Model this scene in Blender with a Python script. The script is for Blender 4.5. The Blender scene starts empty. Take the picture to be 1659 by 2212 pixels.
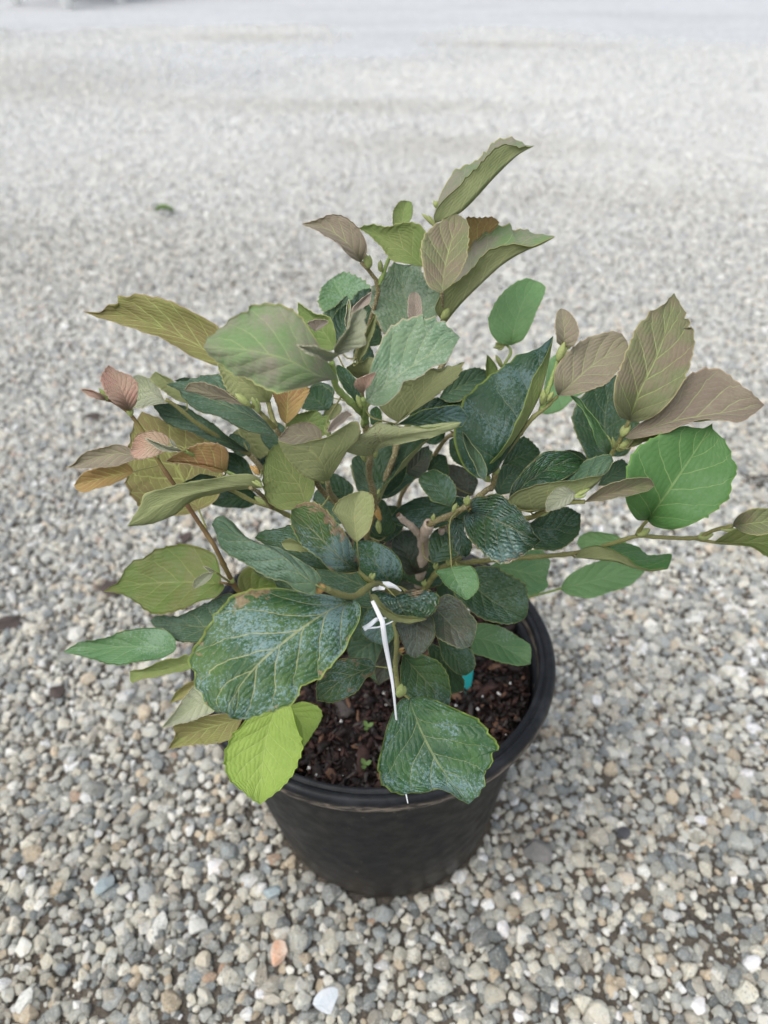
import bpy, math, random
import numpy as np
from mathutils import Vector, Euler

sc = bpy.context.scene
rnd = random.Random(7)
rng = np.random.default_rng(7)

# ------------------------------------------------------------------ camera
F, CX, CY = 1600.0, 829.5, 1106.0          # focal length and centre, in units of a 1659 x 2212 picture
PITCH = math.radians(40.0)
DC, HC = 0.480, 0.859                      # camera distance from the pot axis and height (metres)
cam_d = bpy.data.cameras.new("camera")
cam = bpy.data.objects.new("camera", cam_d)
sc.collection.objects.link(cam)
cam.location = (0, -DC, HC)
cam.rotation_euler = (math.radians(90) - PITCH, 0, 0)
cam_d.sensor_fit = 'VERTICAL'
cam_d.sensor_height = 36.0
cam_d.lens = 36.0 * F / 2212.0
cam_d.clip_start = 0.02
cam_d.clip_end = 400
cam_d.dof.use_dof = True
cam_d.dof.focus_distance = 0.50
cam_d.dof.aperture_fstop = 5.4
sc.camera = cam
sc.render.resolution_x, sc.render.resolution_y = 768, 1024

# ------------------------------------------------------------------ world, sun, exposure
w = bpy.data.worlds.new("World"); sc.world = w; w.use_nodes = True
nt = w.node_tree; nt.nodes.clear()
sky = nt.nodes.new('ShaderNodeTexSky'); sky.sky_type = 'NISHITA'; sky.sun_disc = False
SUN_EL, SUN_AZ = math.radians(60), math.radians(-130)     # azimuth measured clockwise from +Y
sky.sun_elevation = SUN_EL; sky.sun_rotation = SUN_AZ
sky.air_density = 1.0; sky.dust_density = 3.0
hsv = nt.nodes.new('ShaderNodeHueSaturation'); hsv.inputs['Saturation'].default_value = 0.42   # thin cloud
bg = nt.nodes.new('ShaderNodeBackground'); bg.inputs['Strength'].default_value = 0.15
wo = nt.nodes.new('ShaderNodeOutputWorld')
nt.links.new(sky.outputs[0], hsv.inputs['Color']); nt.links.new(hsv.outputs[0], bg.inputs[0]); nt.links.new(bg.outputs[0], wo.inputs[0])
sun_d = bpy.data.lights.new("sun", 'SUN'); sun_d.energy = 1.25; sun_d.angle = math.radians(65); sun_d.color = (1, 0.995, 0.975)
sun = bpy.data.objects.new("sun", sun_d); sc.collection.objects.link(sun)
sdir = Vector((math.sin(SUN_AZ) * math.cos(SUN_EL), math.cos(SUN_AZ) * math.cos(SUN_EL), math.sin(SUN_EL)))
sun.rotation_euler = sdir.to_track_quat('Z', 'Y').to_euler()
sun.location = (0, 0, 5)
sc.view_settings.view_transform = 'Standard'; sc.view_settings.look = 'None'
sc.view_settings.exposure = 0.77; sc.view_settings.gamma = 1.0

# ------------------------------------------------------------------ helpers
CP, SP = math.cos(PITCH), math.sin(PITCH)
FR = {'A': (1150, 500, 1.5082), 'B': (200, 1000, 1.5082), 'C': (1100, 1300, 1.5082), 'D': (1924, 1050, 1.5082),
      'E': (200, 1900, 1.5082), 'F': (1100, 1900, 1.4426), 'G': (1250, 1100, 2.765), 'H': (1350, 1700, 2.765),
      'I': (1400, 2250, 2.765), 'J': (900, 1250, 2.765), 'K': (550, 1400, 2.765), 'M': (800, 2100, 4.1475), 'W': (0, 0, 0.5486)}
def px(fr, p):
    ox, oy, s = FR[fr]
    a = np.asarray(p, float).reshape(-1, 2)
    return (np.array([ox, oy]) + a / s) * 0.5486
def depth_at(y, Y):                      # viewing depth of the vertical plane at world Y, on picture row y
    v = (CY - np.asarray(y, float)) / F
    return (DC + Y) / (CP + v * SP)
def world(p, zc):                        # picture point + viewing depth -> world point
    p = np.asarray(p, float); zc = np.asarray(zc, float)
    u = (p[..., 0] - CX) / F; v = (CY - p[..., 1]) / F
    return np.stack([u * zc, -DC + zc * (CP + v * SP), HC + zc * (-SP + v * CP)], -1)
def at(fr, p, Y):
    q = px(fr, p)[0]
    return world(q, depth_at(q[1], Y))
def ground_at(fr, p, z=0.0):
    q = px(fr, p)[0]; v = (CY - q[1]) / F
    return world(q, (HC - z) / (SP - v * CP))

def link(o, parent=None):
    sc.collection.objects.link(o)
    if parent is not None: o.parent = parent
    return o
def mesh_obj(name, V, Fc, mats, parent=None, smooth=True, midx=None):
    me = bpy.data.meshes.new(name)
    me.from_pydata([tuple(v) for v in V], [], [tuple(f) for f in Fc])
    for m in (mats if isinstance(mats, (list, tuple)) else [mats]): me.materials.append(m)
    if midx is not None: me.polygons.foreach_set('material_index', np.asarray(midx, dtype=np.int32))
    me.polygons.foreach_set('use_smooth', np.full(len(me.polygons), smooth))
    me.update()
    return link(bpy.data.objects.new(name, me), parent)
def tag(o, label=None, cat=None, group=None, kind=None):
    if label: o['label'] = label
    if cat: o['category'] = cat
    if group: o['group'] = group
    if kind: o['kind'] = kind
    return o
def empty(name, loc=(0, 0, 0)):
    o = bpy.data.objects.new(name, None); o.location = loc; o.empty_display_size = 0.05
    return link(o)

def resample(P, n, closed=False, k=None):
    """Catmull-Rom through the points, n samples evenly along the chord length"""
    P = np.asarray(P, float)
    if len(P) == 2:
        t = np.linspace(0, 1, n)[:, None]; return P[0] * (1 - t) + P[1] * t
    Q = np.vstack([2 * P[0] - P[1], P, 2 * P[-1] - P[-2]])
    out = []
    for i in range(1, len(Q) - 2):
        p0, p1, p2, p3 = Q[i - 1], Q[i], Q[i + 1], Q[i + 2]
        t = np.linspace(0, 1, 14, endpoint=False)[:, None]
        m1 = (p2 - p0) * .42; m2 = (p3 - p1) * .42
        out.append((2*t**3-3*t**2+1)*p1 + (t**3-2*t**2+t)*m1 + (-2*t**3+3*t**2)*p2 + (t**3-t**2)*m2)
    out = np.vstack(out + [P[-1:]])
    d = np.r_[0, np.cumsum(np.linalg.norm(np.diff(out, axis=0), axis=1))]; d /= d[-1]
    tt = np.linspace(0, 1, n)
    return np.stack([np.interp(tt, d, out[:, j]) for j in range(out.shape[1])], 1)

def tube(P, R, seg=8, bumps=0.0, cap=True):
    """round tube through world points P with radii R"""
    P = np.asarray(P, float); R = np.asarray(R, float); n = len(P)
    V, Fc = [], []
    prev = None
    for i in range(n):
        t = P[min(i + 1, n - 1)] - P[max(i - 1, 0)]; t = t / (np.linalg.norm(t) + 1e-9)
        if prev is None:
            a = np.cross(t, (0.3, 0.1, 1.0)); a /= np.linalg.norm(a)
        else:
            a = prev - t * np.dot(prev, t); a /= np.linalg.norm(a)
        prev = a; b = np.cross(t, a)
        for j in range(seg):
            an = 2 * math.pi * j / seg
            r = R[i] * (1 + bumps * (rnd.random() - .5))
            V.append(P[i] + (a * math.cos(an) + b * math.sin(an)) * r)
    for i in range(n - 1):
        for j in range(seg):
            k = (j + 1) % seg
            Fc.append((i * seg + j, i * seg + k, (i + 1) * seg + k, (i + 1) * seg + j))
    if cap:
        Fc.append(tuple(range(seg - 1, -1, -1))); Fc.append(tuple((n - 1) * seg + j for j in range(seg)))
    return np.array(V), Fc

def ico(sub):
    t = (1 + 5 ** .5) / 2
    V = [(-1,t,0),(1,t,0),(-1,-t,0),(1,-t,0),(0,-1,t),(0,1,t),(0,-1,-t),(0,1,-t),(t,0,-1),(t,0,1),(-t,0,-1),(-t,0,1)]
    Fc = [(0,11,5),(0,5,1),(0,1,7),(0,7,10),(0,10,11),(1,5,9),(5,11,4),(11,10,2),(10,7,6),(7,1,8),(3,9,4),(3,4,2),(3,2,6),(3,6,8),(3,8,9),(4,9,5),(2,4,11),(6,2,10),(8,6,7),(9,8,1)]
    V = [np.array(v) / np.linalg.norm(v) for v in V]
    for _ in range(sub):
        mid = {}; nf = []
        def m(a, b):
            k = (min(a, b), max(a, b))
            if k not in mid:
                q = V[a] + V[b]; V.append(q / np.linalg.norm(q)); mid[k] = len(V) - 1
            return mid[k]
        for a, b, c in Fc:
            ab, bc, ca = m(a, b), m(b, c), m(c, a)
            nf += [(a, ab, ca), (b, bc, ab), (c, ca, bc), (ab, bc, ca)]
        Fc = nf
    return np.array(V), Fc

def stone_shape(seed, sub=3, cuts=9, rough=.03, dmin=.62):
    r = np.random.default_rng(seed)
    V, Fc = ico(sub); V = V.copy()
    for _ in range(cuts):
        n = r.normal(size=3); n /= np.linalg.norm(n); d = r.uniform(dmin, .92)
        k = V @ n; over = np.maximum(k - d, 0) * .93
        V -= over[:, None] * n
    for f in (2.3, 5.1):
        ph = r.uniform(0, 6, 3); n2 = r.normal(size=(3, 3))
        V *= (1 + rough * np.sin((V @ n2) * f + ph).sum(1))[:, None]
    return V, Fc

def vnoise(x, y, seed, scale):
    """smooth value noise on arrays"""
    x = np.asarray(x) / scale; y = np.asarray(y) / scale
    xi = np.floor(x).astype(int); yi = np.floor(y).astype(int); fx = x - xi; fy = y - yi
    fx = fx * fx * (3 - 2 * fx); fy = fy * fy * (3 - 2 * fy)
    def h(a, b):
        q = np.sin(a * 127.1 + b * 311.7 + seed * 74.7) * 43758.5453
        return q - np.floor(q)
    return (h(xi, yi) * (1 - fx) + h(xi + 1, yi) * fx) * (1 - fy) + (h(xi, yi + 1) * (1 - fx) + h(xi + 1, yi + 1) * fx) * fy

# ------------------------------------------------------------------ node helpers
class N:
    def __init__(s, name):
        s.m = bpy.data.materials.new(name); s.m.use_nodes = True
        s.t = s.m.node_tree; s.t.nodes.clear()
        s.out = s.t.nodes.new('ShaderNodeOutputMaterial')
    def new(s, typ, **kw):
        n = s.t.nodes.new(typ)
        for k, v in kw.items(): setattr(n, k, v)
        return n
    def put(s, sock, v):
        if isinstance(v, bpy.types.NodeSocket): s.t.links.new(v, sock)
        elif isinstance(v, (tuple, list)) and len(v) == 3 and sock.type == 'RGBA': sock.default_value = (*v, 1)
        else: sock.default_value = v
    def math(s, op, a, b=0.0, c=None, clamp=False):
        n = s.new('ShaderNodeMath', operation=op, use_clamp=clamp); s.put(n.inputs[0], a); s.put(n.inputs[1], b)
        if c is not None: s.put(n.inputs[2], c)
        return n.outputs[0]
    def mix(s, f, a, b, mode='MIX'):
        n = s.new('ShaderNodeMix', data_type='RGBA', blend_type=mode)
        s.put(n.inputs['Factor'], f); s.put(n.inputs[6], a); s.put(n.inputs[7], b)
        return n.outputs[2]
    def mr(s, v, a, b, c=0.0, d=1.0, smooth=False):
        n = s.new('ShaderNodeMapRange', interpolation_type='SMOOTHSTEP' if smooth else 'LINEAR')
        for i, q in enumerate((v, a, b, c, d)): s.put(n.inputs[i], q)
        return n.outputs[0]
    def noise(s, vec, scale, detail=3, rough=.55, dist=0.0):
        n = s.new('ShaderNodeTexNoise'); s.put(n.inputs['Vector'], vec); n.inputs['Scale'].default_value = scale
        n.inputs['Detail'].default_value = detail; n.inputs['Roughness'].default_value = rough; n.inputs['Distortion'].default_value = dist
        return n.outputs['Fac']
    def obj(s): return s.new('ShaderNodeTexCoord').outputs['Object']
    def pos(s): return s.new('ShaderNodeNewGeometry').outputs['Position']
    def vmul(s, v, k):
        n = s.new('ShaderNodeVectorMath', operation='MULTIPLY'); s.put(n.inputs[0], v); n.inputs[1].default_value = k
        return n.outputs[0]
    def bump(s, h, strength, dist):
        n = s.new('ShaderNodeBump'); s.put(n.inputs['Height'], h); n.inputs['Strength'].default_value = strength; n.inputs['Distance'].default_value = dist
        return n.outputs[0]
    def bsdf(s, col, rough, spec=.5, normal=None, **kw):
        n = s.new('ShaderNodeBsdfPrincipled'); s.put(n.inputs['Base Color'], col); s.put(n.inputs['Roughness'], rough)
        n.inputs['Specular IOR Level'].default_value = spec
        if normal is not None: s.put(n.inputs['Normal'], normal)
        return n.outputs[0]
    def done(s, sh): s.t.links.new(sh, s.out.inputs['Surface']); return s.m

# ------------------------------------------------------------------ leaf materials
LM = {}
def leaf_mat(name, a, b, vein, speck=None, amt=0.0, scorch=0.0, rough=.5, spec=.4, nv=6, veinw=.05, veina=.7, trans=.3, bump=.5, margin=(.30, .30, .10), ladder=.25, fuzz=0.0, th=.535):
    n = N(name)
    att = n.new('ShaderNodeAttribute', attribute_name='luv'); sep = n.new('ShaderNodeSeparateXYZ'); n.t.links.new(att.outputs['Vector'], sep.inputs[0])
    s_, t_ = sep.outputs[0], sep.outputs[1]
    ax = n.math('ABSOLUTE', s_)
    o = n.obj()
    wob = n.noise(o, 60, 2)
    vv = n.math('ADD', t_, n.math('MULTIPLY', n.math('SUBTRACT', wob, .5), .05))
    side = n.math('MULTIPLY', n.math('SIGN', s_), .12)
    ph = n.math('ADD', n.math('MULTIPLY', n.math('SUBTRACT', vv, n.math('MULTIPLY', n.math('POWER', ax, .85), .33)), float(nv)), side)
    tri = n.math('PINGPONG', n.math('ADD', ph, 20.0), .5)            # 0 on a side vein, .5 between two
    wv = n.math('MULTIPLY', n.math('SUBTRACT', 1.22, ax), veinw)
    side_v = n.mr(n.math('DIVIDE', tri, wv), .35, 1.25, 1, 0, True)
    mid_v = n.mr(ax, n.mr(t_, 0, 1, .014, .005), n.mr(t_, 0, 1, .045, .02), 1, 0, True)
    gate = n.mr(t_, .93, 1.0, 1, 0)
    lad = n.math('PINGPONG', n.math('ADD', n.math('MULTIPLY', ax, 8.0), n.math('MULTIPLY', n.noise(o, 160, 2), 1.1)), .5)
    lad_v = n.mr(lad, 0, .12, 1, 0, True)
    veins = n.math('MAXIMUM', n.math('MULTIPLY', side_v, gate), mid_v)
    allv = n.math('MAXIMUM', veins, n.math('MULTIPLY', lad_v, ladder))
    rand = n.new('ShaderNodeObjectInfo').outputs['Random']
    blot = n.mr(n.noise(o, 38, 4, .6), .35, .65, 0, 1, True)
    col = n.mix(blot, a, b)
    col = n.mix(n.mr(n.noise(o, 600, 2), .35, .7, 0, .35), col, n.mix(.5, col, (.5, .52, .4), 'MULTIPLY'))
    if speck and amt > 0:
        # dried spray residue sits in streaks between the veins
        cmb = n.new('ShaderNodeCombineXYZ'); n.put(cmb.inputs[0], n.math('MULTIPLY', ax, 17.0)); n.put(cmb.inputs[1], n.math('MULTIPLY', ph, 14.0)); n.put(cmb.inputs[2], rand)
        st = n.noise(cmb.outputs[0], 1.9, 5, .75)
        fine = n.noise(o, 520, 3, .7)
        big = n.noise(o, 30, 2)
        k = n.math('ADD', n.math('ADD', n.math('MULTIPLY', st, .5), n.math('MULTIPLY', fine, .5)), n.math('MULTIPLY', n.math('SUBTRACT', big, .5), .5))
        k = n.math('SUBTRACT', k, n.math('MULTIPLY', n.math('SUBTRACT', tri, .25), .06))
        m = n.mr(k, th - .05 * amt, th + .055 - .04 * amt, 0, 1, True)
        col = n.mix(n.math('MULTIPLY', m, min(1, .55 + .45 * amt)), col, speck)
    col = n.mix(n.math('MULTIPLY', n.math('MULTIPLY', allv, veina * .88), n.mr(n.noise(o, 110, 3, .6), .32, .58, .5, 1.0)), col, vein)
    if scorch > 0:
        sn = n.math('ADD', n.math('MULTIPLY', n.noise(o, 48, 5, .7), .75), n.math('MULTIPLY', ax, .22))
        m = n.mr(sn, .66 - .12 * scorch, .70 - .12 * scorch, 0, 1, True)
        col = n.mix(n.math('MULTIPLY', m, .8), col, n.mix(n.noise(o, 400, 3), (.07, .035, .02), (.34, .24, .14)))
    col = n.mix(n.mr(ax, .955, .985, 0, .75), col, margin)
    hs = n.new('ShaderNodeHueSaturation'); n.put(hs.inputs['Hue'], n.mr(rand, 0, 1, .492, .508)); n.put(hs.inputs['Value'], n.mr(n.math('FRACT', n.math('MULTIPLY', rand, 7.3)), 0, 1, .86, 1.14)); n.put(hs.inputs['Color'], col)
    col = hs.outputs[0]
    quilt = n.math('MULTIPLY', n.math('SMOOTH_MIN', tri, .3, .2), 1.6)
    h = n.math('SUBTRACT', n.math('ADD', n.math('ADD', quilt, n.math('MULTIPLY', n.math('SUBTRACT', lad, .25), .5)), n.math('MULTIPLY', n.noise(o, 260, 3, .6), .5)), n.math('MULTIPLY', allv, .25))
    nm = n.bump(h, bump * (.7 if name.startswith('under') else 1.0), .0017)
    sh = n.new('ShaderNodeBsdfPrincipled')
    n.put(sh.inputs['Base Color'], col); n.put(sh.inputs['Normal'], nm)
    n.put(sh.inputs['Roughness'], n.mr(n.noise(o, 150, 3), .3, .7, rough - .1, rough + .12))
    sh.inputs['Specular IOR Level'].default_value = spec
    if fuzz: sh.inputs['Sheen Weight'].default_value = fuzz; sh.inputs['Sheen Roughness'].default_value = .4
    tr = n.new('ShaderNodeBsdfTranslucent'); n.put(tr.inputs['Color'], n.mix(.5, col, n.mix(1.0, col, (1.5, 1.7, .6), 'MULTIPLY'))); n.put(tr.inputs['Normal'], nm)
    ms = n.new('ShaderNodeMixShader'); ms.inputs[0].default_value = trans
    n.t.links.new(sh.outputs[0], ms.inputs[1]); n.t.links.new(tr.outputs[0], ms.inputs[2])
    LM[name] = n.done(ms.outputs[0])
BW = (.13, .205, .20)
leaf_mat('dark',   (.020, .056, .020), (.034, .076, .026), (.12, .16, .075), (.085, .14, .115), .35, .0, .46, .3, bump=.7, veinw=.045, veina=.75, trans=.12, margin=(.17, .19, .05))
leaf_mat('speck',  (.020, .066, .022), (.044, .105, .026), (.20, .24, .11), BW, .75, .0, .46, .35, bump=.8, veinw=.045, veina=.8, trans=.12, margin=(.22, .28, .05))
leaf_mat('slate',  (.018, .052, .024), (.028, .068, .030), (.11, .15, .08), (.08, .14, .135), .55, .0, .48, .3, bump=.65, veinw=.04, veina=.65, trans=.12, margin=(.22, .28, .05))
leaf_mat('scorch', (.022, .062, .020), (.056, .105, .024), (.27, .28, .14), BW, .7, .62, .46, .3, bump=.8, veinw=.05, veina=.9, trans=.1, margin=(.24, .28, .06))
leaf_mat('crinkle',(.013, .044, .016), (.028, .072, .020), (.22, .24, .14), (.09, .16, .15), .45, .5, .30, .55, bump=1.2, veinw=.05, veina=.75, trans=.08, margin=(.16, .17, .05))
leaf_mat('dusk',   (.024, .048, .024), (.062, .060, .042), (.14, .14, .09), (.09, .12, .10), .3, .0, .5, .3, bump=.6, veinw=.045, veina=.65, trans=.1, margin=(.17, .18, .07))
leaf_mat('teal',   (.050, .100, .055), (.070, .125, .068), (.22, .26, .12), (.13, .20, .15), .35, .0, .55, .25, bump=.7, veinw=.05, veina=.7, trans=.15, margin=(.26, .26, .11))
leaf_mat('glauc',  (.125, .205, .120), (.155, .225, .130), (.28, .33, .17), (.27, .33, .25), .35, .0, .58, .25, bump=.55, veinw=.045, veina=.65, trans=.2, margin=(.38, .31, .21))
leaf_mat('grey',   (.165, .245, .105), (.250, .225, .175), (.32, .37, .17), None, 0, 0, .6, .22, bump=.3, veinw=.045, veina=.65, trans=.25, margin=(.42, .40, .15), fuzz=.1)
leaf_mat('green',  (.068, .165, .044), (.082, .180, .055), (.21, .30, .11), None, 0, .0, .50, .3, bump=.3, veinw=.04, veina=.8, trans=.3, margin=(.14, .28, .05), ladder=.10)
leaf_mat('sage',   (.095, .195, .080), (.120, .215, .090), (.24, .34, .16), (.22, .32, .22), .25, 0, .5, .3, bump=.4, veinw=.045, veina=.6, trans=.25, margin=(.2, .28, .08))
leaf_mat('fresh',  (.200, .360, .150), (.225, .385, .170), (.33, .47, .24), None, 0, 0, .55, .3, bump=.4, veinw=.045, veina=.5, trans=.3, margin=(.2, .36, .1))
leaf_mat('leafy',  (.120, .190, .040), (.165, .185, .058), (.29, .33, .12), None, 0, 0, .5, .3, bump=.4, veinw=.045, veina=.65, trans=.3, margin=(.28, .28, .09))
leaf_mat('lime',   (.265, .390, .080), (.310, .435, .100), (.41, .52, .17), None, 0, 0, .55, .25, nv=7, bump=.5, veinw=.06, veina=.6, trans=.35, margin=(.42, .58, .12), ladder=.35)
leaf_mat('bronze', (.240, .195, .145), (.285, .245, .170), (.38, .43, .20), None, 0, 0, .6, .25, bump=.5, veinw=.055, veina=.75, trans=.25, margin=(.50, .38, .24), fuzz=.15)
leaf_mat('tan',    (.175, .190, .090), (.215, .170, .118), (.36, .43, .16), None, 0, 0, .58, .25, bump=.5, veinw=.05, veina=.8, trans=.25, margin=(.46, .40, .2), fuzz=.15)
leaf_mat('pink',   (.400, .300, .245), (.450, .370, .290), (.62, .55, .43), None, 0, 0, .62, .22, nv=9, bump=.9, veinw=.10, veina=.7, trans=.25, margin=(.66, .52, .42), fuzz=.3)
leaf_mat('rosy',   (.520, .300, .235), (.500, .350, .260), (.64, .52, .38), None, 0, 0, .62, .22, nv=8, bump=.8, veinw=.07, veina=.65, trans=.3, margin=(.62, .42, .33), fuzz=.2)
leaf_mat('pale',   (.370, .400, .250), (.420, .430, .300), (.52, .56, .34), None, 0, 0, .6, .25, nv=7, bump=.9, veinw=.06, veina=.6, trans=.3, margin=(.60, .54, .38), fuzz=.3)
# undersides
leaf_mat('under_olive',  (.270, .300, .135), (.305, .325, .155), (.42, .42, .19), None, 0, 0, .62, .22, bump=.5, veinw=.05, veina=.75, trans=.3, margin=(.48, .43, .20), ladder=.35)
leaf_mat('under_spot',   (.290, .335, .165), (.325, .350, .185), (.44, .43, .21), (.09, .05, .03), .3, 0, .62, .22, bump=.5, veinw=.05, veina=.6, trans=.25, margin=(.46, .42, .18), th=.60)
leaf_mat('under_green',  (.210, .285, .095), (.250, .300, .110), (.38, .42, .18), None, 0, 0, .62, .22, bump=.6, veinw=.05, veina=.75, trans=.32, margin=(.36, .42, .14), ladder=.4)
leaf_mat('under_bronze', (.300, .250, .110), (.300, .300, .110), (.48, .54, .19), None, 0, 0, .62, .22, nv=7, bump=.5, veinw=.07, veina=.9, trans=.35, margin=(.46, .34, .18), ladder=.7)
leaf_mat('under_rust',   (.400, .240, .110), (.420, .300, .120), (.52, .54, .20), None, 0, 0, .62, .22, nv=7, bump=.5, veinw=.07, veina=.9, trans=.35, margin=(.50, .34, .18), ladder=.35)
# ------------------------------------------------------------------ ground
POTX = -0.012
POTR, POTH, BASER = .180, .289, .130
BX, BY = 0.0, .003                        # the base sits a little off the rim's centre
n = N('gravel_bed'); o = n.pos()
near_d = n.mix(n.mr(n.noise(o, 9, 4), .35, .65), (.045, .038, .030), (.115, .095, .072))
near_d = n.mix(n.mr(n.noise(o, 700, 3, .7), .5, .64, 0, .7), near_d, (.20, .185, .16))
vor = n.new('ShaderNodeTexVoronoi'); n.put(vor.inputs['Vector'], o); vor.inputs['Scale'].default_value = 75
vd = n.new('ShaderNodeTexVoronoi', feature='DISTANCE_TO_EDGE'); n.put(vd.inputs['Vector'], o); vd.inputs['Scale'].default_value = 75
sepv = n.new('ShaderNodeSeparateColor'); n.t.links.new(vor.outputs['Color'], sepv.inputs[0])
ramp = n.new('ShaderNodeValToRGB'); ramp.color_ramp.interpolation = 'LINEAR'
cr = ramp.color_ramp; cr.elements[0].position = 0; cr.elements[0].color = (.17, .18, .185, 1); cr.elements[1].position = 1; cr.elements[1].color = (.60, .61, .61, 1)
e = cr.elements.new(.35); e.color = (.37, .38, .385, 1); e = cr.elements.new(.7); e.color = (.50, .505, .50, 1)
n.t.links.new(sepv.outputs[0], ramp.inputs[0])
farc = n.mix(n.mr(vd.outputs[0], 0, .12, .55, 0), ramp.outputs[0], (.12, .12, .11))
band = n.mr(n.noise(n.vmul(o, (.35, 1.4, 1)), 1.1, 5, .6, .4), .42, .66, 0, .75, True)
farc = n.mix(band, n.mix(.6, farc, (.50, .512, .515)), n.mix(.5, farc, (.41, .41, .405)))  # far bed lifted pale and bluish: haze and sky light put into its colour
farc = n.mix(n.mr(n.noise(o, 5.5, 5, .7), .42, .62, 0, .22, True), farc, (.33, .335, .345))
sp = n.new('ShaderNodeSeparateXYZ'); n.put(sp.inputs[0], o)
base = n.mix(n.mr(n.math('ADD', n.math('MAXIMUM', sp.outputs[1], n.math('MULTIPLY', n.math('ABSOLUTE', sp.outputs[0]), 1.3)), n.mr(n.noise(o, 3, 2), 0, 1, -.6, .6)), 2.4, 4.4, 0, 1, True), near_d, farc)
GROUND = n.done(n.bsdf(base, .9, .25, n.bump(n.math('ADD', n.noise(o, 260, 4, .65), n.math('MULTIPLY', vd.outputs[0], 1.5)), .7, .006)))
def gz(x, y):
    """height of the gravel bed"""
    return .012 * (vnoise(x, y, 3, .55) - .5) * np.clip((np.hypot(x, y) - .16) / .3, 0, 1) + .03 * (vnoise(x, y, 5, 3.0) - .5) * np.clip((np.asarray(y) - 1) / 3, 0, 1)
xs = np.r_[np.linspace(-60, -4, 14), np.linspace(-3.6, 3.6, 73), np.linspace(4, 60, 14)]
ys = np.r_[np.linspace(-12, -1.2, 6), np.linspace(-1, 8, 91), np.linspace(8.5, 120, 24)]
X, Y_ = np.meshgrid(xs, ys); Zg = gz(X, Y_)
Vg = np.stack([X, Y_, Zg], -1).reshape(-1, 3); nx = len(xs)
Fg = [(j * nx + i, j * nx + i + 1, (j + 1) * nx + i + 1, (j + 1) * nx + i) for j in range(len(ys) - 1) for i in range(nx - 1)]
ground = mesh_obj('ground', Vg, Fg, GROUND)
tag(ground, 'pale gravel yard surface stretching away behind the pot', 'ground', kind='structure')

# ------------------------------------------------------------------ gravel: loose stones on the bed, too many to count
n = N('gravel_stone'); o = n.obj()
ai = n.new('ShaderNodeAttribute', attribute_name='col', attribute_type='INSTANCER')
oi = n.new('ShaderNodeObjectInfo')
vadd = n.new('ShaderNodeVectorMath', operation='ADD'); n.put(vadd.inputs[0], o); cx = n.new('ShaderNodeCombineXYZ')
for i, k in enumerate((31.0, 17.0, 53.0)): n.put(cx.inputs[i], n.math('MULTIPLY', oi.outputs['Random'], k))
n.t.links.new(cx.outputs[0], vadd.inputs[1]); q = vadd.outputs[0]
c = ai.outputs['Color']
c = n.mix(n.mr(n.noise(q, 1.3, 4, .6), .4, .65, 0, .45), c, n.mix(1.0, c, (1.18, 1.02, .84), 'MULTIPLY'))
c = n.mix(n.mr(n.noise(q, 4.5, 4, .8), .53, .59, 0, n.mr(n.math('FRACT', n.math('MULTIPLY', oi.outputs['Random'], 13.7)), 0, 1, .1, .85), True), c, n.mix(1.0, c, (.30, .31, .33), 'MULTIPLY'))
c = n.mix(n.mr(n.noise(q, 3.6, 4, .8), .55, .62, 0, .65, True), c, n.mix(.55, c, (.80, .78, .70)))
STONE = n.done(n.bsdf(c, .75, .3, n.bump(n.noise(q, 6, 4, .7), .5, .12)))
def stone_material(name, a, b, dark=.4):
    n = N(name); o = n.obj()
    c = n.mix(n.mr(n.noise(o, 60, 4, .6), .38, .62), a, b)
    c = n.mix(n.mr(n.noise(o, 420, 3, .7), .56, .62, 0, dark, True), c, (.09, .09, .09))
    return n.done(n.bsdf(c, .7, .3, n.bump(n.noise(o, 300, 4, .7), .6, .002)))
protos = []
for i in range(10):
    V, Fc = stone_shape(100 + i, 3, 14, .022, .52)
    me = bpy.data.meshes.new('pebble'); me.from_pydata([tuple(v) for v in V], [], Fc); me.materials.append(STONE)
    me.polygons.foreach_set('use_smooth', np.full(len(me.polygons), True)); me.update()
    protos.append(bpy.data.objects.new('pebble', me))        # never linked to the scene: only read by the scatter
PAL = np.array([(.30,.30,.275),(.40,.39,.345),(.47,.44,.365),(.24,.245,.235),(.16,.17,.165),(.21,.225,.225),(.56,.54,.49),(.62,.61,.59),(.42,.345,.25),(.34,.31,.26),(.50,.47,.40),(.30,.21,.15)])
PAL = PAL * np.array([1.10, 1.145, 1.155])
PW = np.array([.16,.16,.15,.11,.06,.05,.09,.035,.05,.09,.06,.010]); PW /= PW.sum()
def layer(sp, y0, y1, rlo, rhi, mean, keepf, zf, seed, sig=.28):
    r = np.random.default_rng(seed)
    yy = np.arange(y0, y1, sp * .87); out = []
    hw = .60 * np.maximum(yy + DC, 0) / CP * .80 + 1.1
    for k, y in enumerate(yy):
        x = np.arange(-hw[k], hw[k], sp) + (k % 2) * sp / 2; out.append(np.stack([x, np.full(len(x), y)], 1))
    P = np.vstack(out); P += r.normal(size=P.shape) * sp * .27
    rad = np.clip(mean * np.exp(r.normal(size=len(P)) * sig), rlo, rhi)
    dirt = vnoise(P[:, 0], P[:, 1], 17, .30) * .55 + vnoise(P[:, 0], P[:, 1], 12, .09) * .45
    keep = r.random(len(P)) < keepf(dirt, P)
    keep &= np.hypot(P[:, 0] - BX, P[:, 1] - BY) > BASER + rad * .5
    P, rad = P[keep], rad[keep]
    z = gz(P[:, 0], P[:, 1]) + rad * zf + r.uniform(-.15, .25, len(P)) * rad
    return np.column_stack([P, z]), rad
def dens(d, P):
    near = (P[:, 1] < .7) & (np.hypot(P[:, 0], P[:, 1]) > .27)
    return np.where(near & (d > .69), .35, np.where(near & (d > .64), .75, 1.0))
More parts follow.
